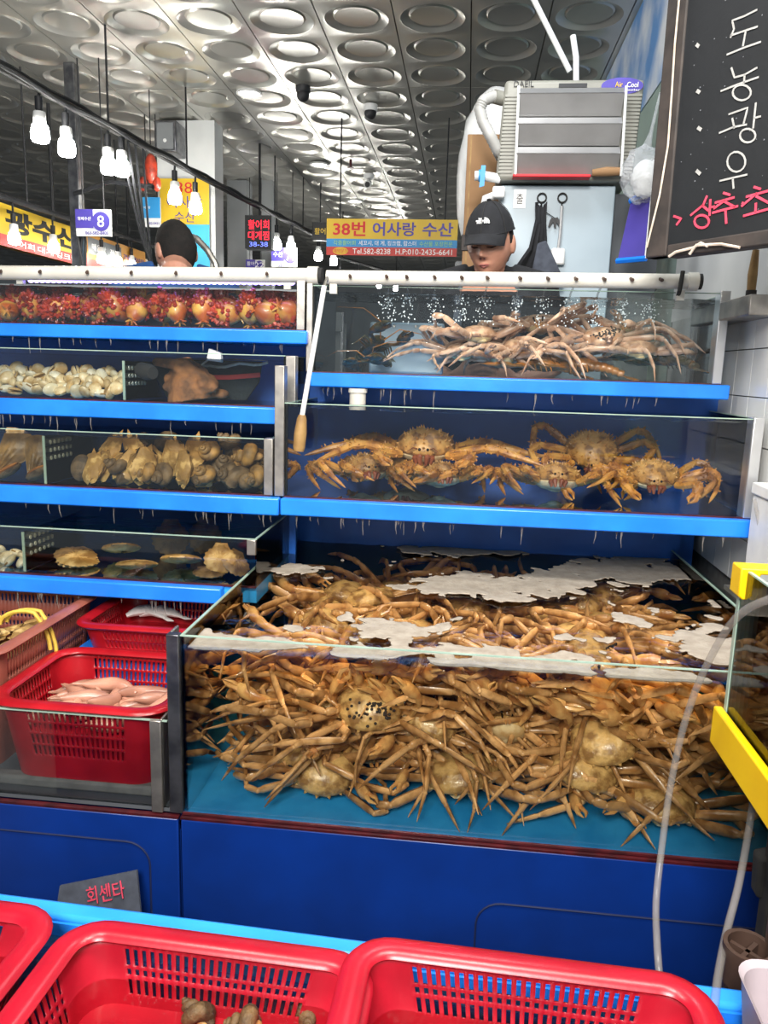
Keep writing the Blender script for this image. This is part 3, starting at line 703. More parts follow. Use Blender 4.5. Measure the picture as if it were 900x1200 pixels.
# cabinets under the big tank
def cabinet(label, x0, x1, door):
    t = thing('base_cabinet', label, 'cabinet', ((x0+x1)/2, 1.399, 0)); ox = t.location.x
    obj('body', MB().box(x0-ox, x1-ox, 0, 1.035 if x0 > -.6 else .83, 0, .544), 'blue_dark', t, smooth=False)
    obj('front_panel', MB().box(x0-ox+.001, x1-ox-.001, -.012, 0, .02, .576), 'blue_dark', t, bevel=.003)
    obj('edge_trim', MB().box(x0-ox, x1-ox, -.0122, -.0002, .5765, .5810), 'red_trim', t, smooth=False)
    a, b, z1 = door; pts = []
    r = .05
    pts.append((a-ox, -.0125, .05))
    for k in range(7):
        an = PI-k*PI/12; pts.append((a-ox+r+r*math.cos(an), -.0125, z1-r+r*math.sin(an)))
    for k in range(7):
        an = PI/2-k*PI/12; pts.append((b-ox-r+r*math.cos(an), -.0125, z1-r+r*math.sin(an)))
    pts.append((b-ox, -.0125, .05))
    obj('door_groove', MB().tube(pts, .0022, 6), 'groove', t)
    return t
cabinet('dark blue cabinet under the red basket trough with a cut door outline', -1.7, -.547, (-1.25, -.61, .515))
cabinet('long dark blue cabinet under the big crab tank with a cut door outline', -.543, .755, (.07, .72, .455))
# leaflet leaning on the cabinet
a, b, c, d = P(60, 1062, Y=1.32), P(180, 1062, Y=1.32), P(160, 1020, Y=1.352), P(70, 1038, Y=1.352)
t = thing('leaflet', 'dark printed placard leaning on the blue cabinet behind the ledge', 'placard', (0, 0, 0))
sb = (b-a).normalized()
a2, b2 = a+Vector((-.02, -.11, -.42)), b+Vector((.05, -.11, -.42))
sh_ = obj('sheet', quad([a2, b2, c, d], .006), 'strap_cloth', t, smooth=False)
uu = (c-d).normalized(); nrm = (b2-a2).cross(d-a2).normalized(); vv = nrm.cross(uu)
text('lettering', '회센타', .1, 'chalk_red', sh_, d+(c-d)*.58-vv*.030+nrm*.004, uu, vv, w=.085, h=.035)

# trough for the baskets on the left
t = thing('basket_trough', 'shallow glass fronted trough holding the red and brown baskets', 'trough', (-1.1, 1.40, .583))
def tq(n, x0, x1, y0, y1, z0, z1, m, **k): obj(n, MB().box(x0+1.1, x1+1.1, y0-1.4, y1-1.4, z0-.583, z1-.583), m, t, **k)
tq('floor_plate', -1.7, -.569, 1.40, 2.24, .5835, .592, 'hall_dark', smooth=False)
tq('front_glass', -1.7, -.572, 1.40, 1.406, .592, .782, 'glass', smooth=False)
tq('glass_rim', -1.7, -.572, 1.4005, 1.4055, .782, .7845, 'glass_edge', smooth=False)
tq('corner_post', -.606, -.582, 1.392, 1.40, .5836, .787, 'steel', bevel=.002); tq('corner_post', -.588, -.582, 1.40, 1.44, .5836, .787, 'steel', bevel=.002)
tq('kerb_stone', -1.7, -.62, 1.43, 1.46, .592, .615, 'grout', bevel=.006)
tq('step', -.975, -.57, 1.75, 2.24, .592, .765, 'blue_board', bevel=.006)
tq('back_panel', -1.7, -.56, 2.22, 2.24, .592, .89, 'blue_back', smooth=False)

# ================================================================== baskets
def rrect(w, d, r, colw):
    """rounded rectangle walked once round; every point with its slot flag"""
    out = []
    hw, hd = w/2-r, d/2-r
    for cx, cy, a0, dx, dy, L in ((hw, -hd, -PI/2, 0, 1, 2*hd), (hw, hd, 0, -1, 0, 2*hw), (-hw, hd, PI/2, 0, -1, 2*hd), (-hw, -hd, PI, 1, 0, 2*hw)):
        for k in range(6): an = a0+k*PI/12; out.append((cx+r*math.cos(an), cy+r*math.sin(an), 0))
        ex, ey = cx+r*math.cos(a0+PI/2), cy+r*math.sin(a0+PI/2); n = int(L/colw)//2*2+1
        for k in range(n):
            s = L*k/n; out.append((ex+dx*s, ey+dy*s, 1 if (k % 2 == 1 and 2 < k < n-3) else 0))
    return out
def basket(name, label, loc, w, d, h, m, rows, rot=0, r=.042, rimw=.014, colw=.0058, taper=.86, rim_m=None, group=None):
    t = thing(name, label, 'basket', loc, (0, 0, rot), group=group)
    per = rrect(w, d, r, colw); n = len(per)
    zs = [h, h-.014]; fl = []
    z = h-.014; fl.append(0)
    for s_, b_ in rows:
        zs.append(z-s_); fl.append(1); zs.append(z-s_-b_); fl.append(0); z -= s_+b_
    if z > .006: zs.append(.0); fl.append(0)
    mb = MB(); vs, fs = [], []
    for zz in zs:
        k = taper+(1-taper)*zz/h
        vs += [(x*k, y*k, zz) for x, y, _ in per]
    for i in range(len(zs)-1):
        for j in range(n):
            if fl[i] and per[j][2]: continue
            fs.append((i*n+j, i*n+(j+1) % n, (i+1)*n+(j+1) % n, (i+1)*n+j))
    fs.append(tuple((len(zs)-1)*n+j for j in range(n)))
    mb.add(vs, fs); obj('wall', mb, m, t, solid=.003, angle=30)
    pts = [(x, y, h+.002) for x, y, _ in per]
    pts = [p for i, p in enumerate(pts) if i % 2 == 0 or per[i][2] == 0]
    obj('rim', MB().tube([(x*1.012, y*1.012, z) for x, y, z in pts], rimw, 10, flat=(1.25, .55), up=(0, 0, 1), closed=True), rim_m or m, t, angle=60)
    return t
FR = [(.019, .004), (.007, .005), (.017, .004)]
# near the camera
TZ = .75
bk1 = basket('red_basket', 'red slotted basket cut by the frame edge, at the near corner of the table', (-.690, .690, .703), .36, .30, .080, 'red_plastic', FR, rot=-.03)
bk2 = basket('red_basket', 'red slotted basket of shellfish in water, between the other two on the near table', (-.280, .668, .703), .365, .30, .080, 'red_plastic', FR, rot=-.03)
bk3 = basket('red_basket', 'red slotted basket with blue showing through its slots, beside the white tub', (.098, .672, .703), .395, .30, .094, 'red_plastic', FR, rot=-.03)
# in the trough
BR = [(.022, .005), (.022, .005), (.022, .005), (.022, .006)]
bkA = basket('red_basket', 'red basket full of pinkish spoon worms behind the trough glass', (-.778, 1.57, .593), .372, .305, .195, 'red_plastic_deep', BR, r=.06, rimw=.014, taper=.85)
bkB = basket('red_basket', 'shallow red basket with white seafood, tucked under the scallop tank', (-.765, 1.90, .766), .36, .28, .075, 'red_plastic_deep', [(.018, .005), (.018, .005)], r=.045, taper=.9)
bkC = basket('brown_basket', 'reddish brown crate of oysters with a yellow cord on its rim', (-1.235, 1.70, .593), .50, .48, .275, 'brown_plastic', [(.020, .03), (.012, .012), (.012, .012), (.012, .012), (.012, .012)], r=.045, rimw=.014, taper=.90)
obj('cord', MB().tube([(.20+.06*math.cos(PI*(1-k/11)), .03-.06+.01*k/11, .272+.035*math.sin(PI*k/11)-(.06*(k-7)/4 if k > 7 else 0)) for k in range(12)], .005, 6), 'yellow_cord', bkC, label='yellow cord looped over the rim')
obj('cord', MB().tube([(.205+.06*math.cos(PI*(1-k/11)), .05-.06+.008*k/11, .272+.033*math.sin(PI*k/11)-(.08*(k-7)/4 if k > 7 else 0)) for k in range(12)], .005, 6), 'yellow_cord', bkC, label='yellow cord looped over the rim')
obj('cord', MB().tube([(.14-.12*k/8, -.02+.03*math.sin(k*.5), .275-.012*k/8+.01*math.sin(k*.9)) for k in range(9)], .004, 6), 'yellow_cord', bkC, label='yellow cord looped over the rim')

# near table: a blue trough table with its far ledge
e0, e1 = P(0, 1045, Z=TZ), P(800, 1149, Z=TZ); ta = math.atan2(e1.y-e0.y, e1.x-e0.x)
t = thing('display_table', 'light blue trough table with a wide ledge under the near baskets', 'table', (0, e0.y+(0-e0.x)*math.tan(ta), 0), (0, 0, ta))
obj('ledge', MB().box(-1.1, .72, -.030, 0, .70, TZ), 'table_blue', t, bevel=.006)
obj('trough_floor', MB().box(-1.1, .72, -.62, -.031, .60, .701), 'blue_dark', t, smooth=False)
obj('inner_wall', MB().box(-1.1, .72, -.035, -.031, .7015, .742), 'blue_board', t, smooth=False)
obj('apron', MB().box(-1.1, .72, -.60, -.01, .12, .598), 'blue_dark', t, smooth=False)
for x in (-1.05, .67): obj('leg', MB().box(x-.03, x+.03, -.4, -.34, 0, .12), 'steel', t, smooth=False)
ww = water(None, -1.09, .71, -.61, -.045, .7015, .733, 'water_dim', .003); ww.parent = t
t = thing('white_tub', 'pinkish white plastic tub corner at the near end of the table', 'tub', (.430, .715, .703))
mb = MB()
for k, (z, s_) in enumerate([(0, .86), (.06, .94), (.112, 1.0), (.117, 1.03), (.112, .97), (.02, .84)]):
    vs = [(x*s_, y*s_, z) for x, y, _ in rrect(.16, .26, .03, .05)]
    n = len(vs); mb.v += vs
for k in range(5):
    for j in range(n): mb.f.append((k*n+j, k*n+(j+1) % n, (k+1)*n+(j+1) % n, (k+1)*n+j))
mb.f.append(tuple(5*n+j for j in range(n))); mb.f.append(tuple(range(n)))
obj('body', mb, 'pink_white', t)
# brown plastic bracket standing behind the ledge
p = P(878, 1146, Z=.74)
t = thing('plastic_cup', 'brown ribbed plastic cup with crossed ribs behind the white tub', 'cup', (p.x+.012, p.y+.035, .75))
ring = [(.030*math.cos(a), .030*math.sin(a), z) for z in (0, .055) for a in [PI*2*k/20 for k in range(20)]]
mb = MB(); vs = []
for r, z in ((.030, 0), (.032, .055), (.026, .055), (.024, .006)):
    vs += [(r*math.cos(2*PI*k/20), r*math.sin(2*PI*k/20), z) for k in range(20)]
mb.add(vs, [(i*20+j, i*20+(j+1) % 20, (i+1)*20+(j+1) % 20, (i+1)*20+j) for i in range(3) for j in range(20)]+[tuple(60+j for j in range(20)), tuple(range(20))])
obj('body', mb, 'dark_brown_plastic', t)
for a in (PI/4, -PI/4): obj('rib', MB().box(-.024, .024, -.003, .003, .006, .046), 'dark_brown_plastic', t, smooth=False, rot=(0, 0, a))
t.location.y = max(t.location.y, .955); t.location.z = .70
obj('stem', MB().box(.025, .04, .0, .012, -.70, .10), 'dark_brown_plastic', t, smooth=False)
obj('foot', MB().lathe([(.028, -.70), (.026, 0)], 14), 'dark_brown_plastic', t)

# ================================================================== pipes
def pvc(label, a, b, r, holes=(), cap=True):
    t = thing('water_pipe', label, 'pipe', a); d = Vector(b)-Vector(a)
    obj('tube', MB().tube([(0, 0, 0), d*.5, d], r, 20), 'white_pvc', t)
    if cap: obj('end_cap', MB().tube([d*.985, d*1.012], r*1.22, 20), 'white_pvc', t); obj('end_ring', MB().tube([d*1.012, d*1.022], r*1.05, 20), 'black_rubber', t)
    for f in holes:
        p = d*f
        obj('nozzle', MB().tube([p+Vector((0, -r*.8, .004)), p+Vector((.004, -r-.010, -.001))], .0048, 8), 'dark_brown_plastic', t)
    return t
pa, pb = P(383, 325, Y=2.24), P(812, 330, Y=2.24); HX = [(x-383)/(812-383) for x in (412, 456, 480, 513, 545, 575, 613, 645, 677, 709, 740, 773)]
pr = pvc('long white plastic water pipe with small nozzles above the topmost crab tank', pa, pb, .020, HX)
obj('clip', MB().tube([(pb.x-pa.x-.035, -.025, .03), (pb.x-pa.x-.04, -.03, -.02), (pb.x-pa.x-.035, 0, -.03)], .006, 8), 'black_rubber', pr)
for fx in (.02, .97): obj('saddle', MB().box((pb.x-pa.x)*fx-.01, (pb.x-pa.x)*fx+.01, -.008, .008, -.045, -.018), 'white_pvc', pr, smooth=False)
qa, qb = P(-60, 319, Y=2.26), P(368, 323, Y=2.26)
pl = pvc('long white plastic pipe above the sea squirt tank with the violet light strip', qa, qb, .021, (.16, .27, .40, .52, .64, .76, .88), cap=True)
for fx in (.2, .93): obj('saddle', MB().box((qb.x-qa.x)*fx-.01, (qb.x-qa.x)*fx+.01, 0, .016, -.03, -.018), 'white_pvc', pl, smooth=False)
# the lit strip
sa, sb_ = P(33, 329, Y=2.30), P(345, 332, Y=2.30)
t = thing('light_strip', 'violet white LED strip glowing along the top of the sea squirt tank', 'light strip', sa)
d = sb_-sa
obj('channel', MB().tube([(0, .012, .006), d+Vector((0, .012, .006))], .008, 6), 'white_plastic', t)
lb = mesh(MB().ell((0, 0, 0), (.010, .006, .006), 8, 6), 'led_strip', True, 'diode')
for k in range(46): link('diode', lb, t, d*(k+.5)/46)
# jets from the nozzles, clouds of bubbles below them
for k, f in enumerate(HX[1:]):
    p = pa+(pb-pa)*f; mb = MB()
    mb.tube([p+Vector((.004, -.034, -.001)), p+Vector((.004-.006, -.045+.06, -.018)), p+Vector((-.002, .045, -.046))], [.0035, .003, .003], 6)
    rr = random.Random(k)
    t = thing('water_jet', 'thin water jet, %s along the nozzled white pipe' % ordn(k), 'water jet', (0, 0, 0), group='jets from the nozzled pipe')
    mb2 = MB().tube([p+Vector((.004, .02, -.012)), p+Vector((0, .05, -.030)), p+Vector((-.002, .06, -.048))], [.0035, .003, .003], 6)
    obj('stream', mb2, 'clear_hose', t)
    bb = MB()
    for _ in range(60):
        z = rr.random()**1.6; bb.ell((p.x+rr.gauss(0, .012), p.y+.065+rr.gauss(0, .02), 1.706-z*.075), [rr.uniform(.0009, .0026)]*3, 5, 4)
    obj('bubbles', bb, 'spray', t, kind='stuff')

# white stick with wooden handle hung beside the king crab tank
a, b = P(380, 335, Y=1.985), P(354, 487, Y=1.955); c = P(350, 528, Y=1.95)
t = thing('hook_stick', 'thin white rod with a wooden handle hanging beside the king crab tank', 'hook', b)
obj('rod', MB().tube([(0, 0, 0), a-b], .0065, 8), 'white_plastic', t)
d = c-b
obj('handle', MB().tube([d*-.02, d*.1, d*.5, d*.9, d*1.02], [.009, .013, .0165, .016, .013], 12), 'wood_handle', t)
obj('hook_tip', MB().tube([a-b, a-b+Vector((.004, 0, .012)), a-b+Vector((.004, .02, .022)), a-b+Vector((0, .035, .015))], .004, 6), 'steel', t)

# ================================================================== sea life
def dirv(az, el): return Vector((math.cos(el)*math.cos(az), math.cos(el)*math.sin(az), math.sin(el)))
D = math.radians
class Kind:
    """part meshes of one animal in one pose; spawn() places copies that share them"""
    def __init__(s, name): s.name, s.parts, s.pts = name, [], []
    def add(s, part, mb, m, parent=None, smooth=True, angle=50):
        me = mesh(mb, m, smooth, part, angle); s.parts.append((part, me, parent)); s.pts += [Vector(v) for v in mb.v]; return len(s.parts)-1
    def done(s): s.arr = np.array(s.pts, float); return s
    def spawn(s, label, cat, loc, rot, sc=1, group=None, box=None):
        Rm = Euler(rot).to_matrix(); a = s.arr @ np.array(Rm).T*sc; loc = Vector(loc)
        if box:
            lo, hi = a.min(0), a.max(0)
            for i in range(3):
                b0, b1 = box[2*i], box[2*i+1]
                if hi[i]-lo[i] > b1-b0:
                    f = (b1-b0)/(hi[i]-lo[i])*.99; sc *= f; a = a*f; lo, hi = lo*f, hi*f
            for i in range(3):
                b0, b1 = box[2*i], box[2*i+1]
                loc[i] = min(max(loc[i], b0-lo[i]), b1-hi[i])
        t = thing(s.name, label, cat, loc, rot, group); t.scale = (sc, sc, sc); os_ = []
        for n, me, pa in s.parts: os_.append(link(n, me, t if pa is None else os_[pa]))
        return t

def carapace_fn(w, l, h, rug=.0):
    def fn(d, q):
        a = math.atan2(d.y, d.x); r = 1+.06*math.cos(2*a)-.10*max(0, math.sin(a))**3+.02*math.cos(9*a)
        z = q.z
        if d.z < 0: z *= .55
        else: z *= (1-.18*max(0, d.y))+rug*noise.noise(Vector((d.x*5, d.y*5, 1)))
        return Vector((d.x*w*r, d.y*l*r, z))
    return fn
def snow_crab(seed, top, legm, pose, claws=True, eggs=False):
    r = random.Random(seed); k = Kind('snow_crab')
    mb = MB().ell((0, 0, .004), (.066, .062, .033), 20, 10, carapace_fn(.066, .061, .033, .18))
    for q in range(16): # rim granules
        a = 2*PI*q/16; mb.cone((math.cos(a)*.066, math.sin(a)*.057, .002), (math.cos(a), math.sin(a), .3), .004, .007)
    k.add('carapace', mb, top)
    mb = MB().ell((0, -.002, -.008), (.050, .046, .018), 14, 6); mb.ell((0, -.022, -.018), (.020, .026, .010), 10, 6)
    k.add('belly', mb, 'crab_belly')
    mb = MB()
    for s in (-1, 1): mb.tube([(s*.013, .050, .006), (s*.015, .064, .012)], [.003, .0025], 6); mb.ell((s*.0155, .066, .013), (.0035, .0035, .004), 8, 6)
    k.add('eyes', mb, 'eye')
    mb = MB()
    for s in (-1, 1):
        mb.tube([(s*.008, .052, -.006), (s*.006, .061, -.012), (s*.004, .059, -.022)], [.005, .005, .002], 6)
        mb.tube([(s*.006, .052, .004), (s*.010, .068, .008)], [.0015, .0006], 5)
    k.add('mouthparts', mb, 'crab_claw')
    for s in (-1, 1):
        for i in range(4):
            az0 = D([38, 13, -12, -40][i]+r.uniform(-10, 10)+pose.get('az', 0)); lf = [1, 1.1, 1.04, .8][i]*r.uniform(.95, 1.05)
            e1 = D(r.uniform(*pose['e1'])); e3 = D(r.uniform(*pose['e3'])); fold = D(r.uniform(*pose['fold']))
            p = Vector((.046, [.028, .010, -.010, -.028][i], -.003)); pts = [p]
            segs = [(.014, az0, e1*.5), (.108*lf, az0, e1), (.032*lf, az0+fold*.4, e1*.3+e3*.3), (.084*lf, az0+fold, e3), (.064*lf, az0+fold*1.25, e3*1.5-D(5))]
            for L_, az, el in segs: pts.append(pts[-1]+dirv(az, el)*L_)
            fx = lambda v: Vector((s*v.x, v.y, v.z)); mb = MB()
            for q, r_ in enumerate((.0094, .0104, .0092, .0080, .0056)):
                a, b = pts[q], pts[q+1]
                if q == 4: mb.tube([fx(a), fx(a.lerp(b, .12)), fx(a.lerp(b, .6)), fx(b)], [r_*.6, r_, r_*.72, .0008], 7, flat=(.7, 1.1))
                else:
                    a2, b2 = a.lerp(b, -.03), b.lerp(a, -.02)
                    mb.tube([fx(a2), fx(a.lerp(b, .08)), fx(a.lerp(b, .45)), fx(a.lerp(b, .86)), fx(b2)], [r_*.45, r_*.88, r_, r_*.98, r_*.55], 7, flat=(.70, 1.15))
                    if q: mb.ell(fx(b), (r_*.62,)*3, 7, 5)
            k.add('leg', mb, legm, angle=60)
        if claws:
            az0 = D(62+r.uniform(-12, 8)); p = Vector((.034, .040, -.004)); el = D(r.uniform(-5, 22)); tw = D(r.uniform(20, 70))
            pts = [p]
            for L_, az, e in [(.016, az0, el*.5), (.060, az0, el), (.028, az0+tw*.5, el*.2), (.050, az0+tw, -el*.6)]: pts.append(pts[-1]+dirv(az, e)*L_)
            fx = lambda v: Vector((s*v.x, v.y, v.z))
            path = [pts[0], pts[1], pts[1].lerp(pts[2], .5), pts[2], pts[2].lerp(pts[3], .5), pts[3], pts[3].lerp(pts[4], .25), pts[3].lerp(pts[4], .7), pts[4]]
            mb = MB().tube([fx(v) for v in path], [.009, .0095, .0120, .0095, .0120, .0095, .0145, .0158, .011], 8, flat=(.8, 1.1))
            d = (pts[4]-pts[3]).normalized(); sd = d.cross(Vector((0, 0, 1))).normalized()
            mb.tube([fx(pts[4]-d*.004+sd*.004), fx(pts[4]+d*.022+sd*.008), fx(pts[4]+d*.040+sd*.001)], [.0065, .005, .0012], 6)
            mb.tube([fx(pts[4]-d*.004-sd*.005), fx(pts[4]+d*.020-sd*.011), fx(pts[4]+d*.038-sd*.004)], [.0055, .0042, .0012], 6)
            k.add('claw_arm', mb, 'crab_claw' if top == 'crab_top' else legm)
    if eggs:
        mb = MB()
        for q in range(70):
            a, rr = r.gauss(-.9, .9), .045*math.sqrt(r.random())+.008
            x, y = math.cos(a)*rr, math.sin(a)*rr
            if abs(x/.062)**2+(y/.057)**2 > .9: continue
            d = Vector((x/.066, y/.061, math.sqrt(max(0, 1-(x/.066)**2-(y/.061)**2)))); z = .0048+carapace_fn(.066, .061, .033, .18)(d, Vector((0, 0, d.z*.033))).z
            mb.ell((x, y, z), (.0034, .0034, .0026), 6, 4)
        k.add('leech_eggs', mb, 'eggs'); k.parts[-1][1].name = 'leech_eggs'
    return k.done()
POSES = [dict(e1=(8, 22), e3=(-36, -12), fold=(-15, 15)), dict(e1=(2, 14), e3=(-18, 0), fold=(-70, -30)),
         dict(e1=(4, 18), e3=(-24, -4), fold=(55, 110)), dict(e1=(10, 30), e3=(-36, -12), fold=(90, 145)), dict(e1=(-2, 10), e3=(-14, 4), fold=(-12, 12), az=-14)]
SNOW = [snow_crab(i+3, 'crab_top', 'crab_leg', p) for i, p in enumerate(POSES)]
SPINK = [snow_crab(i+23, 'crab_top_pink', 'crab_leg_pink', p) for i, p in enumerate(POSES[:4])]
EGGY = snow_crab(50, 'crab_top', 'crab_leg', POSES[0], eggs=True)
EGGP = snow_crab(53, 'crab_top_pink', 'crab_leg_pink', POSES[1], eggs=True)

def king_crab(seed, pose):
    r = random.Random(seed); k = Kind('king_crab')
    def fn(d, q):
        a = math.atan2(d.y, d.x); rr = 1+.05*math.cos(3*a+PI/2)
        b = 1+.16*noise.noise(Vector((d.x*3+seed, d.y*3, d.z*2)))
        z = q.z*(.45 if d.z < 0 else b)
        return Vector((q.x*rr, q.y*rr, z))
    mb = MB().ell((0, 0, 0), (.090, .082, .056), 20, 12, fn)
    base = list(mb.v)
    for v in base[20:-20]:
        if v[2] > -.004 and r.random() < .62:
            n = Vector((v[0]/.090**2, v[1]/.082**2, v[2]/.056**2)).normalized(); mb.cone(Vector(v)-n*.002, n, .0052, r.uniform(.008, .014), 5)
    k.add('carapace', mb, 'king_top', angle=35)
    mb = MB().ell((0, .002, -.014), (.078, .072, .028), 16, 8); mb.ell((0, -.026, -.032), (.030, .034, .014), 10, 6)
    k.add('belly', mb, 'king_pale')
    mb = MB()
    for s in (-1, 1):
        mb.tube([(s*.010, .066, -.004), (s*.012, .084, -.014), (s*.008, .084, -.036)], [.009, .009, .004], 7)
        mb.tube([(s*.022, .058, -.006), (s*.026, .079, -.018), (s*.020, .077, -.034)], [.008, .008, .004], 7)
        mb.tube([(s*.012, .066, .006), (s*.030, .10, .018), (s*.045, .13, .012)], [.003, .0015, .0006], 5)
    k.add('mouthparts', mb, 'king_red')
    mb = MB()
    for s in (-1, 1): mb.ell((s*.012, .083, .010), (.0045, .0045, .0045), 8, 6)
    k.add('eyes', mb, 'eye')
    for s in (-1, 1):
        for i in range(4):
            claw = i == 0
            az0 = D([46, 22, -4, -34][i]+r.uniform(-8, 8)); lf = [.72, .95, 1.0, .9][i]
            e1 = D(r.uniform(*pose['e1'])); e3 = D(r.uniform(*pose['e3'])); fold = D(r.uniform(*pose['fold'])*(1 if not claw else 0)+(70 if claw else 0))
            pts = [Vector((.070, [.052, .024, -.008, -.038][i], -.012))]
            for L_, az, el in [(.022, az0, e1*.5), (.095*lf, az0, e1), (.042*lf, az0+fold*.4, e1*.1+e3*.3), (.085*lf*(.8 if claw else 1), az0+fold, e3*(.5 if claw else 1))]+([] if claw else [(.058, az0+fold*1.2, e3*1.1)]): pts.append(pts[-1]+dirv(az, el)*L_)
            path, rad = [pts[0], pts[1]], [.0125, .0125]
            for q in range(1, len(pts)-1):
                a, b = pts[q], pts[q+1]; ra = [(.013, .0145, .0115), (.0115, .014, .0105), (.0115, .012, .0085), (.0075, .006, .0012)][q-1]
                if claw and q == 3: ra = (.014, .0185, .013)
                path += [a.lerp(b, .12), a.lerp(b, .55), b]; rad += [ra[0], ra[1], ra[2]*.9]
            fx = lambda v: Vector((s*v.x, v.y, v.z)); path = [fx(v) for v in path]
            mb = MB().tube(path, rad, 8)
            for q in range(1, len(path)-1):
                a, b = path[q], path[q+1]; t_ = (b-a).normalized()
                if q > 9: break
                for c in range(5):
                    an = r.uniform(0, 2*PI); o = t_.orthogonal().normalized(); o = Matrix.Rotation(an, 3, t_) @ o
                    p = a.lerp(b, r.random()); rr = rad[q]*.92
                    mb.cone(p+o*rr, o+t_*.25, .0036, r.uniform(.006, .011), 4)
            if claw:
                d = (pts[4]-pts[3]).normalized(); sd = d.cross(Vector((0, 0, 1))).normalized()
                mb.tube([fx(pts[4]-d*.006+sd*.005), fx(pts[4]+d*.024+sd*.011), fx(pts[4]+d*.044+sd*.002)], [.0105, .008, .002], 7)
                mb.tube([fx(pts[4]-d*.006-sd*.006), fx(pts[4]+d*.022-sd*.014), fx(pts[4]+d*.042-sd*.005)], [.009, .007, .002], 7)
            k.add('claw_arm' if claw else 'leg', mb, 'king_leg', angle=35)
    return k.done()
KING = [king_crab(5, dict(e1=(8, 16), e3=(-20, -8), fold=(-10, 25))), king_crab(8, dict(e1=(16, 34), e3=(-40, -22), fold=(95, 150))), king_crab(13, dict(e1=(10, 26), e3=(-30, -12), fold=(80, 140)))]

def lobster(seed, m):
    r = random.Random(seed); k = Kind('lobster')
    k.add('carapace', MB().tube([(0, .10, .002), (0, .085, .008), (0, .05, .012), (0, 0, .012), (0, -.02, .010)], [.004, .016, .025, .028, .026], 14, flat=(1, 1)), m)
    for i in range(6):
        y = -.022-i*.021; rr = .0265-.0016*i
        k.add('tail_segment', MB().tube([(0, y+.006, .008-.001*i*i), (0, y-.004, .0095-.001*i*i), (0, y-.018, .007-.001*i*i)], [rr*.9, rr*1.04, rr*.9], 14, flat=(1, .8)), m)
    mb = MB()
    for a in (-50, -25, 0, 25, 50):
        d = Vector((math.sin(D(a)), -math.cos(D(a)), -.25)); mb.tube([(0, -.146, -.024), Vector((0, -.146, -.024))+d*.03, Vector((0, -.146, -.024))+d*.055], [.006, .013, .009], 8, flat=(1, .3), up=(0, 0, 1))
    k.add('tail_fan', mb, m)
    for s in (-1, 1):
        mb = MB().tube([(s*.015, .07, 0), (s*.05, .10, .004), (s*.06, .13, .004), (s*.055, .15, .006), (s*.050, .19, .008), (s*.045, .21, .008)], [.008, .009, .010, .020, .024, .014], 10, flat=(1, .62), up=(0, 0, 1))
        mb.tube([(s*.052, .205, .008), (s*.056, .235, .008), (s*.046, .26, .008)], [.012, .011, .003], 8, flat=(1, .7), up=(0, 0, 1))
        mb.tube([(s*.036, .20, .008), (s*.030, .228, .008), (s*.038, .252, .008)], [.010, .008, .003], 8, flat=(1, .7), up=(0, 0, 1))
        k.add('claw', mb, m)
        k.add('antenna', MB().tube([(s*.008, .095, .008), (s*.04, .14, .05), (s*.12, .16, .06), (s*.2, .10, .05)], [.003, .0022, .0015, .0006], 5), 'lobster_orange')
        for i in range(4):
            y = .04-i*.02; k.add('leg', MB().tube([(s*.018, y, 0), (s*.055, y+.01, .012), (s*.075, y+.004, -.014)], [.005, .004, .0015], 6), m)
    mb = MB()
    for s in (-1, 1): mb.ell((s*.010, .094, .016), (.004, .004, .004), 8, 6)
    k.add('eyes', mb, 'eye')
    return k.done()
LOB = [lobster(1, 'lobster'), lobster(2, 'lobster_orange')]

def sea_squirt(seed):
    r = random.Random(seed); k = Kind('sea_squirt')
    def fn(d, q):
        t = (d.z+1)/2; f = .62+.50*math.sin(PI*min(1, t*.9+.1))
        b = 1+.10*noise.noise(Vector((d.x*2+seed, d.y*2, d.z*2)))
        return Vector((q.x*f*b, q.y*f*b, q.z))
    mb = MB().ell((0, 0, 0), (.032, .032, .050), 14, 10, fn)
    k.add('body', mb, 'squirt_body')
    mb = MB(); n = 0
    while n < 64:
        a, z = r.uniform(0, 2*PI), r.uniform(-.15, .98); rr = math.sqrt(1-z*z)
        d = Vector((rr*math.cos(a), rr*math.sin(a), z)); p = fn(d, Vector((d.x*.032, d.y*.032, d.z*.050)))
        h = r.uniform(.006, .011)*(1.35 if z > .4 else .9)
        nn = Vector((d.x, d.y, d.z*.55+.25)).normalized()
        mb.tube([p-nn*.002, p+nn*h*.5, p+nn*h], [.0080, .0068, .0026], 5); n += 1
    for s in (-1, 1):
        mb.tube([(s*.010, 0, .034), (s*.015, 0, .052), (s*.018, .002, .062)], [.010, .008, .0065], 8)
    k.add('tubercles', mb, 'squirt_red')
    mb = MB()
    for q in range(5):
        a = q*2*PI/5+r.random(); mb.tube([(0, 0, -.040), (math.cos(a)*.010, math.sin(a)*.010, -.050), (math.cos(a)*.022, math.sin(a)*.022, -.056)], [.006, .004, .0015], 5)
    k.add('root', mb, 'squirt_body')
    return k.done()
SQ = [sea_squirt(i) for i in range(4)]

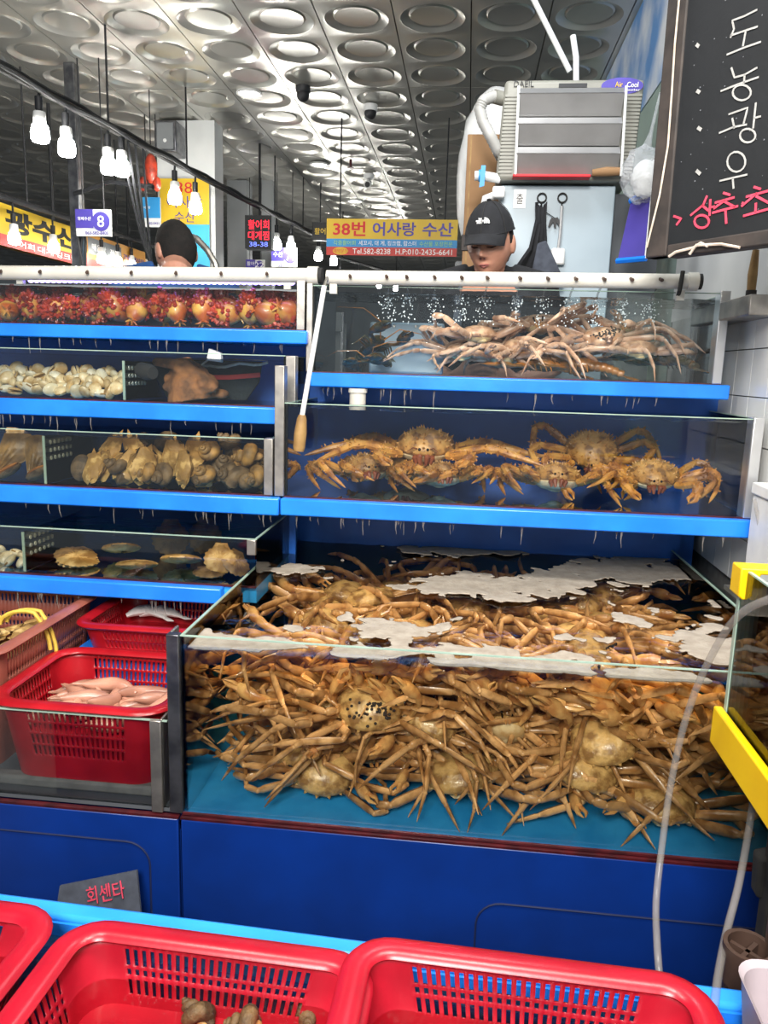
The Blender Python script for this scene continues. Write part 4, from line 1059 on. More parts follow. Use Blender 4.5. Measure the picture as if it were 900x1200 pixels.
def valve(s, w, l, h, m, k, ribs=0, name='valve', wob=0, gap=0):
    def fn(d, q):
        a = math.atan2(d.y, d.x); rr = 1-.22*max(0, math.sin(a))**2*abs(math.cos(a))
        b = 1+(.05*math.cos(a*ribs) if ribs else 0)+wob*noise.noise(Vector((d.x*(3 if wob < .1 else 5.5)+s*5, d.y*(3 if wob < .1 else 5.5), wob*40+d.z*3)))
        rad = math.hypot(d.x, d.y)
        z = s*(abs(q.z)*(1+(.10*math.cos(a*ribs) if ribs else 0))+gap*rad*(.5-.5*d.y))
        if d.z*s < 0: z = s*(abs(q.z)*.12+gap*rad*(.5-.5*d.y))
        return Vector((q.x*rr*b, q.y*rr*b, z))
    k.add(name, MB().ell((0, 0, 0), (w, l, h), 18 if not ribs else 36, 8, fn), m)
def clam(seed, m, gap=.0):
    k = Kind('clam'); valve(1, .021, .018, .0105, m, k, gap=gap); valve(-1, .021, .018, .0105, m, k, gap=gap)
    k.add('hinge', MB().tube([(-.006, .0165, 0), (.006, .0165, 0)], .0022, 6), 'pen_shell'); return k.done()
CLAM = [clam(1, 'clam'), clam(2, 'clam', .004), clam(3, 'clam_white')]
def scallop(m):
    k = Kind('scallop'); valve(1, .055, .052, .012, m, k, ribs=18, wob=.02); valve(-1, .055, .052, .012, m, k, ribs=18, wob=.02)
    k.add('hinge_ears', MB().hexa([(-.026, .040, -.003), (.026, .040, -.003), (.020, .056, -.002), (-.020, .056, -.002)], [(-.026, .040, .003), (.026, .040, .003), (.020, .056, .002), (-.020, .056, .002)]), m)
    return k.done()
SCAL = [scallop('scallop'), scallop('scallop_dark')]
def oyster(seed, gap):
    k = Kind('oyster'); valve(1, .036, .050, .017, 'oyster', k, wob=.42, gap=gap); valve(-1, .038, .052, .018, 'oyster', k, wob=.42, gap=gap)
    k.add('flesh', MB().ell((0, -.004, 0), (.028, .038, .005), 12, 6), 'nacre'); return k.done()
OYS = [oyster(1, 0), oyster(2, .012)]
def whelk(seed, m):
    k = Kind('whelk'); pts, rad = [], []
    n = 44; turns = 3.6
    for i in range(n):
        f = i/(n-1); th = f*turns*2*PI; g = math.exp(2.3*(f-1)); pts.append((math.cos(th)*.019*g, math.sin(th)*.019*g, .045-.062*g)); rad.append(.020*g+.0006)
    pts.append(tuple(Vector(pts[-1])+Vector((.002, .006, -.012)))); rad.append(.014)
    pts.append(tuple(Vector(pts[-1])+Vector((-.002, .002, -.012)))); rad.append(.005)
    k.add('shell', MB().tube(pts, rad, 10), m)
    p = Vector(pts[n-1]); k.add('opening', MB().ell(p+Vector((.012, .006, -.006)), (.010, .012, .018), 10, 6), 'nacre'); return k.done()
WH = [whelk(1, 'whelk'), whelk(2, 'whelk_dark')]
def abalone():
    k = Kind('abalone')
    k.add('shell', MB().ell((0, 0, 0), (.036, .048, .018), 16, 8, lambda d, q: Vector((q.x, q.y, q.z*(1 if d.z > 0 else .15)*(1+.1*math.sin(d.y*9))))), 'whelk_dark')
    k.add('foot', MB().ell((0, 0, -.006), (.030, .042, .008), 16, 6), 'abalone'); return k.done()
ABA = abalone()
def pen_shell():
    k = Kind('pen_shell')
    for s in (-1, 1):
        vs, fs = [], []; nx, ny = 12, 14
        for j in range(ny+1):
            t = j/ny; hw = .008+.048*t**.8
            for i in range(nx+1):
                x = (i/nx*2-1); y = t*.15+(-.025*x*x if j == ny else -.025*x*x*t)
                vs.append((x*hw, y, s*(.002+.013*math.sin(PI*min(1, .15+t*.75))*(1-x*x)+.0018*math.cos(i*PI))))
        for j in range(ny):
            for i in range(nx): a = j*(nx+1)+i; fs.append((a, a+1, a+nx+2, a+nx+1))
        mb = MB().add(vs, fs); me = mesh(mb, 'pen_shell', True, 'valve', 60); k.parts.append(('valve', me, None)); k.pts += [Vector(v) for v in vs]
    return k.done()
PEN = pen_shell()
def worm(seed):
    r = random.Random(seed); k = Kind('spoon_worm'); pts = []; c = r.uniform(-.04, .04); L = .13
    for i in range(11): t = i/10; pts.append((c*math.sin(t*PI)*.7+c*.4*t, (t-.5)*L, .004*math.sin(t*6+seed)))
    rad = [.004, .009, .0135, .0155, .0165, .0165, .0155, .0145, .0125, .008, .003]
    k.add('body', MB().tube(pts, rad, 10), 'worm'); e = Vector(pts[-1]); d = (e-Vector(pts[-2])).normalized()
    k.add('proboscis', MB().tube([e-d*.006, e+d*.008, e+d*.018], [.0045, .004, .0015], 7), 'worm'); return k.done()
WORM = [worm(i) for i in range(4)]

# ---------- big tank
BB = (BX0+.012, BX1-.012, BY0+.012, BY1-.01, .587, .930)
rr = random.Random(21)
def big_crab(kind, label, x, y, z, rot, sc=1, top=.930):
    return kind.spawn(label, 'crab', (x, y, z), rot, sc, 'snow crabs heaped in the big tank', BB[:5]+(top,))
# bottom layer along the front glass
for i, x in enumerate((-.42, -.27, -.12, .02, .16, .30, .44, .57)):
    big_crab(SNOW[(i*2+1) % 5], 'snow crab on the tank floor against the front glass, %s from the steel corner post' % ordn(i), x, 1.49+.03*(i % 2), .622+.014*(i % 3), (D(rr.uniform(8, 46)), D(rr.uniform(-14, 14)), D(rr.choice((0, 180))+rr.uniform(-28, 28))), rr.uniform(.98, 1.1))
for i, x in enumerate((-.34, -.08, .24, .50)):
    big_crab(SNOW[(i*3+2) % 5], 'snow crab on the tank floor behind the front row, %s from the steel corner post' % ordn(i), x, 1.68, .65, (D(rr.uniform(-10, 25)), D(rr.uniform(-14, 14)), D(rr.uniform(0, 360))), 1.05)
# more of them flat on the floor in the corners
for i, (x, y, r_) in enumerate(((-.40, 1.56, 20), (-.18, 1.58, 200), (.06, 1.56, -15), (.34, 1.57, 170), (.54, 1.60, 10))):
    big_crab(SNOW[3 if i % 2 else 2], 'snow crab flat on the tank floor with folded legs, %s from the steel corner post' % ordn(i), x, y, .60, (D(rr.uniform(-4, 8)), D(rr.uniform(-5, 5)), D(r_)), 1.05, .70)
for i, (x, z, r_) in enumerate(((-.44, .66, 70), (-.45, .76, 110), (-.42, .85, 60), (.57, .78, 95), (.56, .87, 80))):
    big_crab(SNOW[3 if i % 2 else 1], 'snow crab edgewise in the corner of the big tank, %s counted up from the post' % ordn(i), x, 1.56, z, (D(20), D(rr.uniform(-20, 20)), D(r_)), 1.0, .92)
for i, (x, z, r_) in enumerate(((-.36, .60, 8), (-.16, .61, -10), (.05, .60, 6), (.24, .62, -8), (.43, .60, 12))):
    big_crab(SNOW[4 if i % 2 else 0], 'snow crab turned tail to us on the front glass, %s from the steel post' % ordn(i), x, 1.44, z, (D(rr.uniform(14, 34)), D(rr.uniform(-10, 10)), D(r_)), 1.12, .92)
# layer above it
for i, x in enumerate((-.36, -.20, -.04, .12, .28, .44, .58)):
    big_crab(SNOW[(i*3) % 5], 'snow crab at half height against the front glass, %s from the steel corner post' % ordn(i), x, 1.50+.04*(i % 2), .695+.02*(i % 2), (D(rr.uniform(15, 62)), D(rr.uniform(-18, 18)), D(rr.choice((0, 180))+rr.uniform(-30, 30))), rr.uniform(1.0, 1.12), .90)
# upper layer
for j, y in enumerate((1.50, 1.64, 1.82, 2.02, 2.24)):
    xs = ((-.28, -.08, .12, .34, .54) if j == 0 else (-.36, -.14, .08, .30, .52) if j % 2 == 0 else (-.42, -.22, .14, .36, .56)); n = 0
    for i, x in enumerate(xs):
        if j in (1, 2) and i == 2: continue
        rot = (D(rr.uniform(12, 55) if j == 0 else rr.uniform(-18, 25)), D(rr.uniform(-16, 16)), D(rr.choice((0, 180))+rr.uniform(-32, 32)) if j == 0 else D(rr.uniform(0, 360)))
        row = 'against the front glass' if j == 0 else '%s row from the front glass' % ordn(j)
        big_crab(SNOW[(i+j*2) % 5], 'upper-heap snow crab %s, %s from the steel corner post' % (row, ordn(n)), x+rr.uniform(-.03, .03), y, .785+rr.uniform(-.02, .03), rot, rr.uniform(.98, 1.1), .90); n += 1
# the crabs that show best at the front glass
big_crab(EGGY, 'snow crab dotted with black leech eggs at the waterline near the steel post', -.27, 1.44, .90, (D(42), D(-4), D(6)), 1.05, .94)
big_crab(SNOW[1], 'pale snow crab just below the egg-dotted one, legs bundled toward the middle', -.33, 1.45, .845, (D(36), D(8), D(-12)), 1.1)
big_crab(SNOW[4], 'snow crab with long level legs in the middle of the front glass', .02, 1.46, .815, (D(30), D(-4), D(176)), 1.05)
big_crab(SNOW[2], 'large snow crab with raised claw arm near the middle of the front glass', .20, 1.45, .70, (D(48), D(10), D(170)), 1.15)
big_crab(SNOW[0], 'broad snow crab pressed low on the front glass beside the clear hose', .36, 1.45, .685, (D(36), D(-8), D(186)), 1.2)
# top layer just under the foam
for j, y in enumerate((1.54, 1.68, 1.83, 1.99, 2.15, 2.30)):
    xs = ((-.34, .10, .33, .55) if j == 0 else (-.40, -.20, .02, .26, .50) if j % 2 else (-.36, -.12, .12, .34, .56)); n = 0
    for i, x in enumerate(xs):
        if (j, i) in ((2, 2), (1, 3), (2, 3)): continue
        rot = (D(rr.uniform(-12, 12)), D(rr.uniform(-12, 12)), D(rr.uniform(0, 360)))
        big_crab(SNOW[(i*3+j) % 5], 'top-layer snow crab under the foam, %s row from the front, %s from the steel post' % (ordn(j), ordn(n)), x+rr.uniform(-.04, .04), y+rr.uniform(-.02, .02), .885+rr.uniform(-.03, .02), rot, rr.uniform(.95, 1.1), .932); n += 1

# ---------- topmost right tank: pale snow crabs and lobsters
B1 = (-.440, .688, 2.262, 2.59, 1.486, 1.712)
def r1c(kind, label, x, y, Y, rot, sc=.95):
    p = P(x, y, Y=Y); return kind.spawn(label, 'crab', p, tuple(D(a) for a in rot), sc, 'snow crabs in the topmost tank', B1)
r1c(SPINK[1], 'pale snow crab reaching its long folded legs toward the lobsters', 540, 418, 2.36, (20, 0, 4), 1.0)
r1c(SPINK[0], 'pale snow crab facing us in the middle of the topmost tank', 612, 408, 2.36, (-12, 0, 182), 1.0)
r1c(SPINK[2], 'pale snow crab lying on top of the heap in the topmost tank', 635, 380, 2.42, (8, 6, 170), .95)
r1c(SPINK[3], 'pale snow crab at the back of the topmost tank, left of the heap', 560, 395, 2.48, (0, 0, 30), .95)
r1c(EGGP, 'pale snow crab with dark-flecked shell turned up in the topmost tank', 715, 405, 2.37, (32, 0, -6), 1.0)
r1c(SPINK[0], 'pale snow crab perched above the dark-flecked one', 735, 385, 2.46, (6, -8, 150), .9)
r1c(SPINK[1], 'pale snow crab low against the glass under the one that faces us', 590, 428, 2.33, (14, 0, 176), .95)
r1c(SPINK[2], 'pale snow crab stretching its legs toward the steel end post', 775, 412, 2.42, (10, 0, 12), .95)
r1c(SPINK[3], 'pale snow crab between the one facing us and the dark-flecked one', 668, 415, 2.40, (16, 0, 200), .95)
def lob(kind, label, x, y, Y, rot, sc): kind.spawn(label, 'lobster', P(x, y, Y=Y), tuple(D(a) for a in rot), sc, 'lobsters in the topmost tank', B1)
lob(LOB[0], 'dark lobster with striped tail against the corner of the topmost tank', 400, 422, 2.34, (0, 10, 165), 1.05)
lob(LOB[0], 'dark lobster with purplish claw behind the striped one', 434, 412, 2.42, (15, -20, 205), 1.0)
lob(LOB[1], 'orange mottled lobster lying under the dark-flecked crab', 690, 435, 2.31, (0, 0, 80), .8)
lob(LOB[1], 'orange mottled lobster lying nearer the middle of the topmost tank', 640, 437, 2.36, (0, 0, 95), .75)
lob(LOB[0], 'dark lobster at the steel post end of the topmost tank', 822, 425, 2.38, (0, 10, 35), .85)

# ---------- king crabs
B2 = (-.462, .700, 2.012, 2.41, 1.156, 1.388)
def kc(i, label, x, y, Y, rot, sc=1): KING[i].spawn(label, 'crab', P(x, y, Y=Y), tuple(D(a) for a in rot), sc, 'king crabs in the middle tank', B2)
kc(0, 'big spiny king crab facing us with arms spread, raised on another crab', 482, 525, 2.20, (-6, 0, 180), 1.05)
kc(2, 'king crab in shadow beneath the big one with spread arms', 478, 568, 2.29, (0, 0, 170), .95)
kc(1, 'king crab with folded legs at the hook-stick end of the tank', 405, 560, 2.13, (6, 0, 205), .80)
kc(1, 'small golden king crab low on the glass under the big one', 515, 575, 2.09, (12, 0, 192), .72)
kc(1, 'golden king crab with knobbly shell low at the middle of the glass', 656, 582, 2.09, (12, 0, 178), .80)
kc(2, 'king crab showing its reddish mouthparts behind the middle golden one', 692, 545, 2.29, (-38, 0, 184), .85)
kc(1, 'king crab facing us beside the aluminium end post', 800, 588, 2.12, (-12, 0, 178), .78)

# ---------- sea squirts
B3 = (LX+.01, -.49, 2.265, 2.54, 1.602, 1.725)
n = 0
for j, (Y, z, cnt) in enumerate(((2.305, 1.640, 15), (2.37, 1.665, 14), (2.45, 1.675, 12))):
    for i in range(cnt):
        x = -.53-i*(.96/(cnt-1))-R.uniform(-.012, .012)
        rot = (D(R.choice((-95, 70, 20, -40, 100, 35))+R.uniform(-20, 20)), D(R.uniform(-50, 50)), R.uniform(0, 6.28))
        SQ[(i*3+j) % 4].spawn('knobbly red and yellow sea squirt, %s from the steel post, %s' % (ordn(i), ['front row', 'second row', 'back row'][j]), 'sea squirt', (x, Y+R.uniform(-.015, .015), z+R.uniform(-.008, .012)), rot, R.uniform(.88, 1.1), 'sea squirts in the top tank', B3)

# ---------- clams
B4 = (LX+.01, -.982, 2.135, 2.44, 1.388, 1.50)
for q in range(84):
    f = R.random(); lay = q % 4; lab_ = 'cream clam in the %s of the second tank heap, %s from the pierced partition' % (['front row', 'second row', 'third row', 'back row'][lay], ordn(q//4))
    x = -1.0-(q//4)*.0245-R.uniform(0, .010)+(.01 if lay % 2 else 0); y = 2.152+lay*.028+R.uniform(-.006, .006); z = 1.402+lay*.016+R.uniform(0, .012)+(.012 if (q//4) % 3 == 0 else 0)
    CLAM[q % 3].spawn(lab_, 'clam', (x, y, z), (R.uniform(-1.4, 1.4), R.uniform(-1.2, 1.2), R.uniform(0, 6.28)), R.uniform(.95, 1.2), 'cream clams in the second tank', B4)

# ---------- net bag in the second tank
c = P(225, 470, Y=2.26)
t = thing('net_bag', 'slumped brown net bag with black mouth ring beside the cream clams', 'net bag', (c.x, 2.27, 1.388))
mb = MB(); rb_ = random.Random(2)
for k in range(46):
    f = rb_.random(); a_ = rb_.uniform(0, 2*PI); rad_ = (.092-.062*f)*math.sqrt(rb_.uniform(.25, 1))
    mb.ell((math.cos(a_)*rad_-.035*f+.012, math.sin(a_)*rad_*.7-.02, .016+.098*f), (rb_.uniform(.018, .028), rb_.uniform(.016, .024), rb_.uniform(.014, .022)), 12, 8)
mb.tube([(0, -.02, .0), (-.01, -.02, .06), (-.03, -.02, .115)], [.07, .055, .025], 14)
mb.tube([(-.10, -.05, .112), (-.05, -.055, .108), (.0, -.05, .10), (.05, -.045, .07), (.085, -.04, .035)], [.012, .016, .018, .018, .014], 8)
remesh(mb, 'net_brown', .005, 'sack', t, 2)
obj('mouth_ring', MB().tube([(-.125, -.085, .088), (-.095, -.105, .082), (-.075, -.118, .080)], [.022, .025, .018], 12), 'black_rubber', t, label='black round mouth ring')
obj('net_panel', MB().prism([(-.14, .122), (.20, .122), (.19, .06), (.15, .004), (-.10, .004), (-.13, .06)], (0, .055, 0), (1, 0, 0), (0, 0, 1), .008), 'net_dark', t, label='dark mesh panel of the bag')
obj('band', MB().tube([(.03, .040, .070), (.10, .042, .072), (.195, .044, .082)], .008, 6, flat=(.4, 1)), 'sign_red', t, label='red band')
obj('rope', MB().tube([(.0+.022*k, .040, .098+.004*math.sin(k*1.3)+(.002*k)) for k in range(11)], .0045, 6), 'rope_white', t, label='white rope')
p = P(252, 411, Y=2.27)
t = thing('float_tag', 'white plastic float poking above the water over the net bag', 'float', (p.x, 2.27, 1.508))
obj('block', MB().hexa([(-.024, -.012, 0), (.022, -.012, -.004), (.022, .012, -.004), (-.024, .012, 0)], [(-.016, -.012, .036), (.020, -.012, .024), (.020, .012, .024), (-.016, .012, .036)]), 'white_plastic', t, bevel=.003)
obj('line', MB().tube([(-.022, 0, .002), (-.05, 0, -.02), (-.06, 0, -.06)], .003, 6), 'rope_white', t)

# ---------- third tank
B5 = (-1.150, -.536, 2.012, 2.35, 1.156, 1.31)
rr = random.Random(4)
items = [(95, 548, 2.05, 'abalone'), (118, 545, 2.07, 'oyster1'), (130, 525, 2.12, 'oyster0'), (150, 550, 2.06, 'oyster1'), (158, 525, 2.10, 'oyster0'), (172, 560, 2.05, 'whelk0'), (170, 520, 2.18, 'whelk1'),
         (190, 563, 2.04, 'whelk1'), (205, 535, 2.08, 'oyster0'), (200, 520, 2.16, 'whelk1'), (222, 545, 2.06, 'oyster0'), (228, 527, 2.12, 'oyster1'), (240, 565, 2.05, 'whelk0'), (245, 530, 2.08, 'whelk0'),
         (262, 545, 2.10, 'whelk1'), (268, 565, 2.05, 'whelk1'), (270, 515, 2.12, 'whelk1'), (290, 535, 2.06, 'whelk0'), (285, 562, 2.05, 'whelk1'), (308, 562, 2.06, 'whelk0'), (305, 540, 2.14, 'whelk0'), (140, 570, 2.04, 'whelk1'), (215, 572, 2.04, 'oyster0'), (105, 570, 2.03, 'oyster0'), (165, 572, 2.03, 'oyster1'), (232, 572, 2.03, 'whelk1'), (180, 542, 2.10, 'oyster0'), (120, 560, 2.12, 'whelk1'), (250, 548, 2.14, 'oyster1'), (292, 548, 2.12, 'whelk0'), (215, 548, 2.16, 'whelk1')]
items.sort(key=lambda a: a[0]); cnt = {}
for x, y, Y, k_ in items:
    nm = k_.rstrip('01'); i = cnt.get(nm, 0); cnt[nm] = i+1
    K = {'oyster0': OYS[0], 'oyster1': OYS[1], 'whelk0': WH[0], 'whelk1': WH[1], 'abalone': ABA}[k_]
    if nm == 'abalone': lab = 'tan oval abalone leaning on the pierced partition of the third tank'; rot = (D(80), D(8), D(10))
    else:
        ad = {'oyster0': 'closed ruffled golden oyster', 'oyster1': 'gaping ruffled golden oyster', 'whelk0': 'golden brown whelk shell', 'whelk1': 'dark brown whelk shell'}[k_]
        lab = '%s in the third tank, %s %s from the partition' % (ad, ordn(i), nm); rot = (D(rr.uniform(40, 110)), D(rr.uniform(-40, 40)), D(rr.uniform(-60, 60)))
    K.spawn(lab, nm, P(x, y, Y=Y), rot, {'oyster': 1.02, 'whelk': 1.15, 'abalone': .8}[nm], nm+'s in the third tank', B5)
B5b = (LX+.01, -1.162, 2.012, 2.35, 1.156, 1.31)
PEN.spawn('ribbed pen shell standing upright by the pierced partition of the third tank', 'pen shell', P(42, 575, Y=2.07), (D(80), D(14), D(8)), .86, 'pen shells in the third tank', B5b)
PEN.spawn('ribbed pen shell slanting up to the water in the frame corner', 'pen shell', P(-6, 555, Y=2.06), (D(78), D(38), D(10)), 1.0, 'pen shells in the third tank', B5b)
ABA.spawn('orange-footed abalone flat on the floor before the upright pen shell', 'abalone', P(62, 576, Y=2.05), (D(150), 0, D(70)), .9, 'abalones in the third tank', B5b)
ABA.spawn('orange-footed abalone on the floor under the slanting pen shell', 'abalone', P(10, 572, Y=2.06), (D(150), 0, D(100)), .9, 'abalones in the third tank', B5b)

# ---------- lowest shelf tank
B6 = (-1.150, -.525, 1.885, 2.23, .937, 1.05)
for lab, x, y, Y, rot, i, sc in [
    ('tan scallop at the bottom of a stack of three near the pierced partition', 92, 665, 1.97, (4, 6, 20), 0, 1.0), ('tan scallop in the middle of a stack of three near the partition', 90, 658, 1.98, (10, -8, 60), 0, 1.0),
    ('dark scallop on top of a stack of three near the pierced partition', 86, 650, 2.00, (8, 10, -20), 1, .95), ('tan scallop behind the middle one in the lowest shelf tank', 142, 642, 2.06, (25, 0, 200), 0, .95),
    ('tan scallop alone on the blue floor in the middle of the tank', 160, 662, 1.95, (14, 4, 180), 0, 1.0), ('tan scallop flat behind the round upright one', 212, 655, 2.0, (20, 0, 190), 0, 1.0),
    ('round tan scallop standing upright near the tank corner', 258, 655, 1.95, (68, 4, 12), 0, .78), ('dark scallop tucked in the tank corner behind the upright one', 276, 664, 1.97, (40, 30, 30), 1, .8),
    ('big grey scallop leaning on the back of the lowest shelf tank', 200, 632, 2.14, (75, 0, 10), 1, 1.0), ('big grey scallop leaning on the back beside the other', 240, 628, 2.16, (78, 0, -6), 1, 1.0),
    ('small dark scallop lying under the upright round one', 245, 674, 1.94, (6, 0, 40), 1, .8)]:
    SCAL[i].spawn(lab, 'scallop', P(x, y, Y=Y), tuple(D(a) for a in rot), sc, 'scallops in the lowest tank', B6)
B6b = (LX+.01, -1.160, 1.885, 2.23, .937, 1.05)
for i, (x, y, Y) in enumerate([(8, 655, 1.95), (20, 648, 1.97), (28, 652, 1.94), (36, 645, 2.0), (12, 665, 1.92), (26, 665, 1.92), (0, 645, 2.0), (-14, 655, 1.95), (34, 664, 1.93)]):
    CLAM[2].spawn('white clam in the small heap behind the lowest partition, %s from the partition' % ordn(sorted([8, 20, 28, 36, 12, 26, 0, -14, 34], reverse=True).index(x)), 'clam', P(x, y, Y=Y), (R.uniform(-1, 1), R.uniform(-1, 1), R.uniform(0, 6)), 1.05, 'white clams in the lowest tank', B6b)

# ---------- foods in the baskets
bx = (-.935, -.622, 1.44, 1.70, .60, .775)
obj('false_floor', MB().box(-.135, .135, -.105, .105, .004, .105), 'red_plastic_deep', bkA, smooth=False)
for k in range(26):
    i, j = k % 6, k//6
    WORM[k % 4].spawn('pinkish spoon worm in the basket, %s row from glass, %s from its far side' % (ordn(j), ordn(i)), 'spoon worm', (-.895+i*.048+R.uniform(-.012, .012), 1.505+j*.036+R.uniform(-.01, .01), .715+.012*(k % 3)+R.uniform(0, .01)), (R.uniform(-.2, .25), R.uniform(-.2, .2), R.uniform(0, 3.14)), R.uniform(.85, 1.05), 'spoon worms in the red basket', bx[:4]+(.70, .765))
cb = Kind('white_seafood'); cb.add('body', MB().tube([(-.05, 0, 0), (-.03, .004, .008), (0, .006, .012), (.03, .002, .008), (.055, -.004, 0)], [.008, .017, .021, .016, .005], 10, flat=(1, .6)), 'white_flesh')
cb.add('tip', MB().tube([(.05, -.003, 0), (.066, -.008, -.002), (.078, -.006, -.004)], [.006, .008, .002], 8, flat=(1, .4)), 'white_flesh'); cb.done()
for lab, x, y, rz in [('white seafood piece at the inner end of the shallow red basket', 128, 712, .3), ('white seafood piece in the middle of the shallow red basket', 160, 716, -.2), ('white seafood piece next to the tank post in the shallow basket', 192, 716, .1)]:
    q = P(x, y, Z=.805); cb.spawn(lab, 'seafood', (q.x, q.y, .80), (0, 0, rz), 1.15, 'white pieces in the shallow basket', (-.92, -.61, 1.79, 2.02, .772, .85))
bx = (-1.43, -1.03, 1.50, 1.90, .74, .85)
obj('false_floor', MB().box(-.2, .2, -.19, .19, .004, .17), 'brown_plastic', bkC, smooth=False)
for k in range(22):
    i, j = k % 5, k//5
    q = P(5+i*22, 712+j*12, Z=.80)
    OYS[k % 2].spawn('rough brown oyster in the crate, %s row from the front, %s from the corded rim' % (ordn(j), ordn(i)), 'oyster', (-1.07-i*.075+R.uniform(-.02, .02), 1.52+j*.075+R.uniform(-.02, .02), .79+R.uniform(0, .03)), (R.uniform(-.6, .6), R.uniform(-.6, .6), R.uniform(0, 6)), .95, 'oysters in the brown crate', bx)
for lab, x, y, c_ in [('dark sea snail in the water at one side of the middle basket', 228, 1185, 0), ('dark sea snail beside the larger one in the middle basket', 285, 1196, 0), ('dark sea snail near the far rim corner of the middle basket', 362, 1186, 0), ('yellowish sea snail in the basket cut by the frame', 4, 1150, 1)]:
    q = P(x, y+4, Z=.714); WH[1-c_].spawn(lab, 'sea snail', q, (D(70), D(20), D(x)), .62, 'sea snails in the near baskets').name = 'sea_snail'

# ---------- foam floating on the big tank
def foam():
    blobs = [(392, 620, 34, 7, 1), (350, 668, 40, 9, 1), (330, 632, 20, 14, .8), (555, 640, 40, 10, 1), (505, 648, 45, 9, 1), (600, 645, 26, 6, .9), (640, 640, 22, 5, .7), (770, 652, 70, 9, 1.1), (800, 675, 80, 8, 1.2), (700, 668, 70, 10, 1.2), (650, 685, 70, 10, 1.2), (560, 690, 60, 10, 1.1), (520, 680, 40, 12, .9),
             (600, 705, 40, 5, .8), (860, 660, 30, 14, 1), (845, 700, 20, 20, 1), (810, 745, 50, 14, 1.1), (840, 770, 40, 16, 1.1), (700, 752, 34, 6, .9), (655, 748, 14, 5, .9), (480, 742, 55, 12, 1.1), (440, 735, 30, 10, 1), (400, 725, 20, 6, .7), (560, 765, 60, 6, 1), (620, 778, 60, 6, 1.0), (250, 752, 50, 8, 1),
             (340, 738, 40, 6, .9), (300, 755, 50, 7, .9), (240, 725, 30, 12, .8), (275, 695, 12, 5, .6), (300, 660, 14, 8, .5), (535, 727, 8, 4, .7), (520, 735, 8, 4, .7), (470, 690, 9, 5, .6), (455, 703, 14, 4, .6), (740, 725, 26, 7, .8), (770, 715, 18, 6, .7), (680, 770, 60, 6, .9), (740, 790, 70, 6, .9), (430, 765, 40, 5, .8), (585, 700, 12, 5, .7), (625, 740, 8, 4, .6)]+[(225+k*30, 749+(k*30)*.083+(4 if k % 3 else -1), 20, 7, .85) for k in range(21) if k not in (5, 9, 16)]
    W_ = []
    for x, y, sx, sy, a in blobs:
        c = P(x, y, Z=.937); ux = (P(x+sx, y, Z=.937)-c); uy = (P(x, y-sy, Z=.937)-c); m = np.array([[ux.x, uy.x], [ux.y, uy.y]])
        W_.append((c.x, c.y, np.linalg.inv(m), a))
    g = .0055; x0, x1, y0, y1 = BX0+.010, BX1-.010, BY0+.010, BY1-.006; nx, ny = int((x1-x0)/g), int((y1-y0)/g)
    xs = x0+np.arange(nx+1)*(x1-x0)/nx; ys = y0+np.arange(ny+1)*(y1-y0)/ny; X, Y = np.meshgrid(xs, ys, indexing='ij'); F = np.zeros_like(X)
    for cx, cy, m, a in W_:
        dx, dy = X-cx, Y-cy; u = m[0, 0]*dx+m[0, 1]*dy; v = m[1, 0]*dx+m[1, 1]*dy; F += a*np.exp(-.9*(u*u+v*v))
    N_ = np.array([[noise.noise(Vector((x*22, y*22, 3)))*.45+noise.noise(Vector((x*60, y*60, 8)))*.22+noise.noise(Vector((x*9, y*9, 1)))*.35 for y in ys] for x in xs])
    F = F*.78+N_*1.25-.60
    vid, vs, fs = {}, [], []
    def vert(i, j, k, l):
        key = (i, j, k, l)
        if key not in vid:
            a, b = F[i, j], F[k, l]; t = 0 if (i, j) == (k, l) else a/(a-b)
            vid[key] = len(vs); vs.append((xs[i]+(xs[k]-xs[i])*t, ys[j]+(ys[l]-ys[j])*t, .9405+.003*noise.noise(Vector((xs[i]*18, ys[j]*18, 0)))))
        return vid[key]
    for i in range(nx):
        for j in range(ny):
            c = [(i, j), (i+1, j), (i+1, j+1), (i, j+1)]; on = [F[q] > 0 for q in c]
            if not any(on): continue
            poly = []
            for q in range(4):
                a, b = c[q], c[(q+1) % 4]
                if on[q]: poly.append(vert(*a, *a))
                if on[q] != on[(q+1) % 4]:
                    poly.append(vert(*a, *b) if a < b else vert(*b, *a))
            if len(poly) >= 3: fs.append(tuple(poly))
    me = mesh(MB().add(vs, fs), 'foam', True, 'foam', 80); o = link('foam', me); s_ = o.modifiers.new('thickness', 'SOLIDIFY'); s_.thickness = .003; s_.offset = 0
    tag(o, 'off-white foam floating in patches on the big crab tank', 'foam', kind='stuff')
foam()

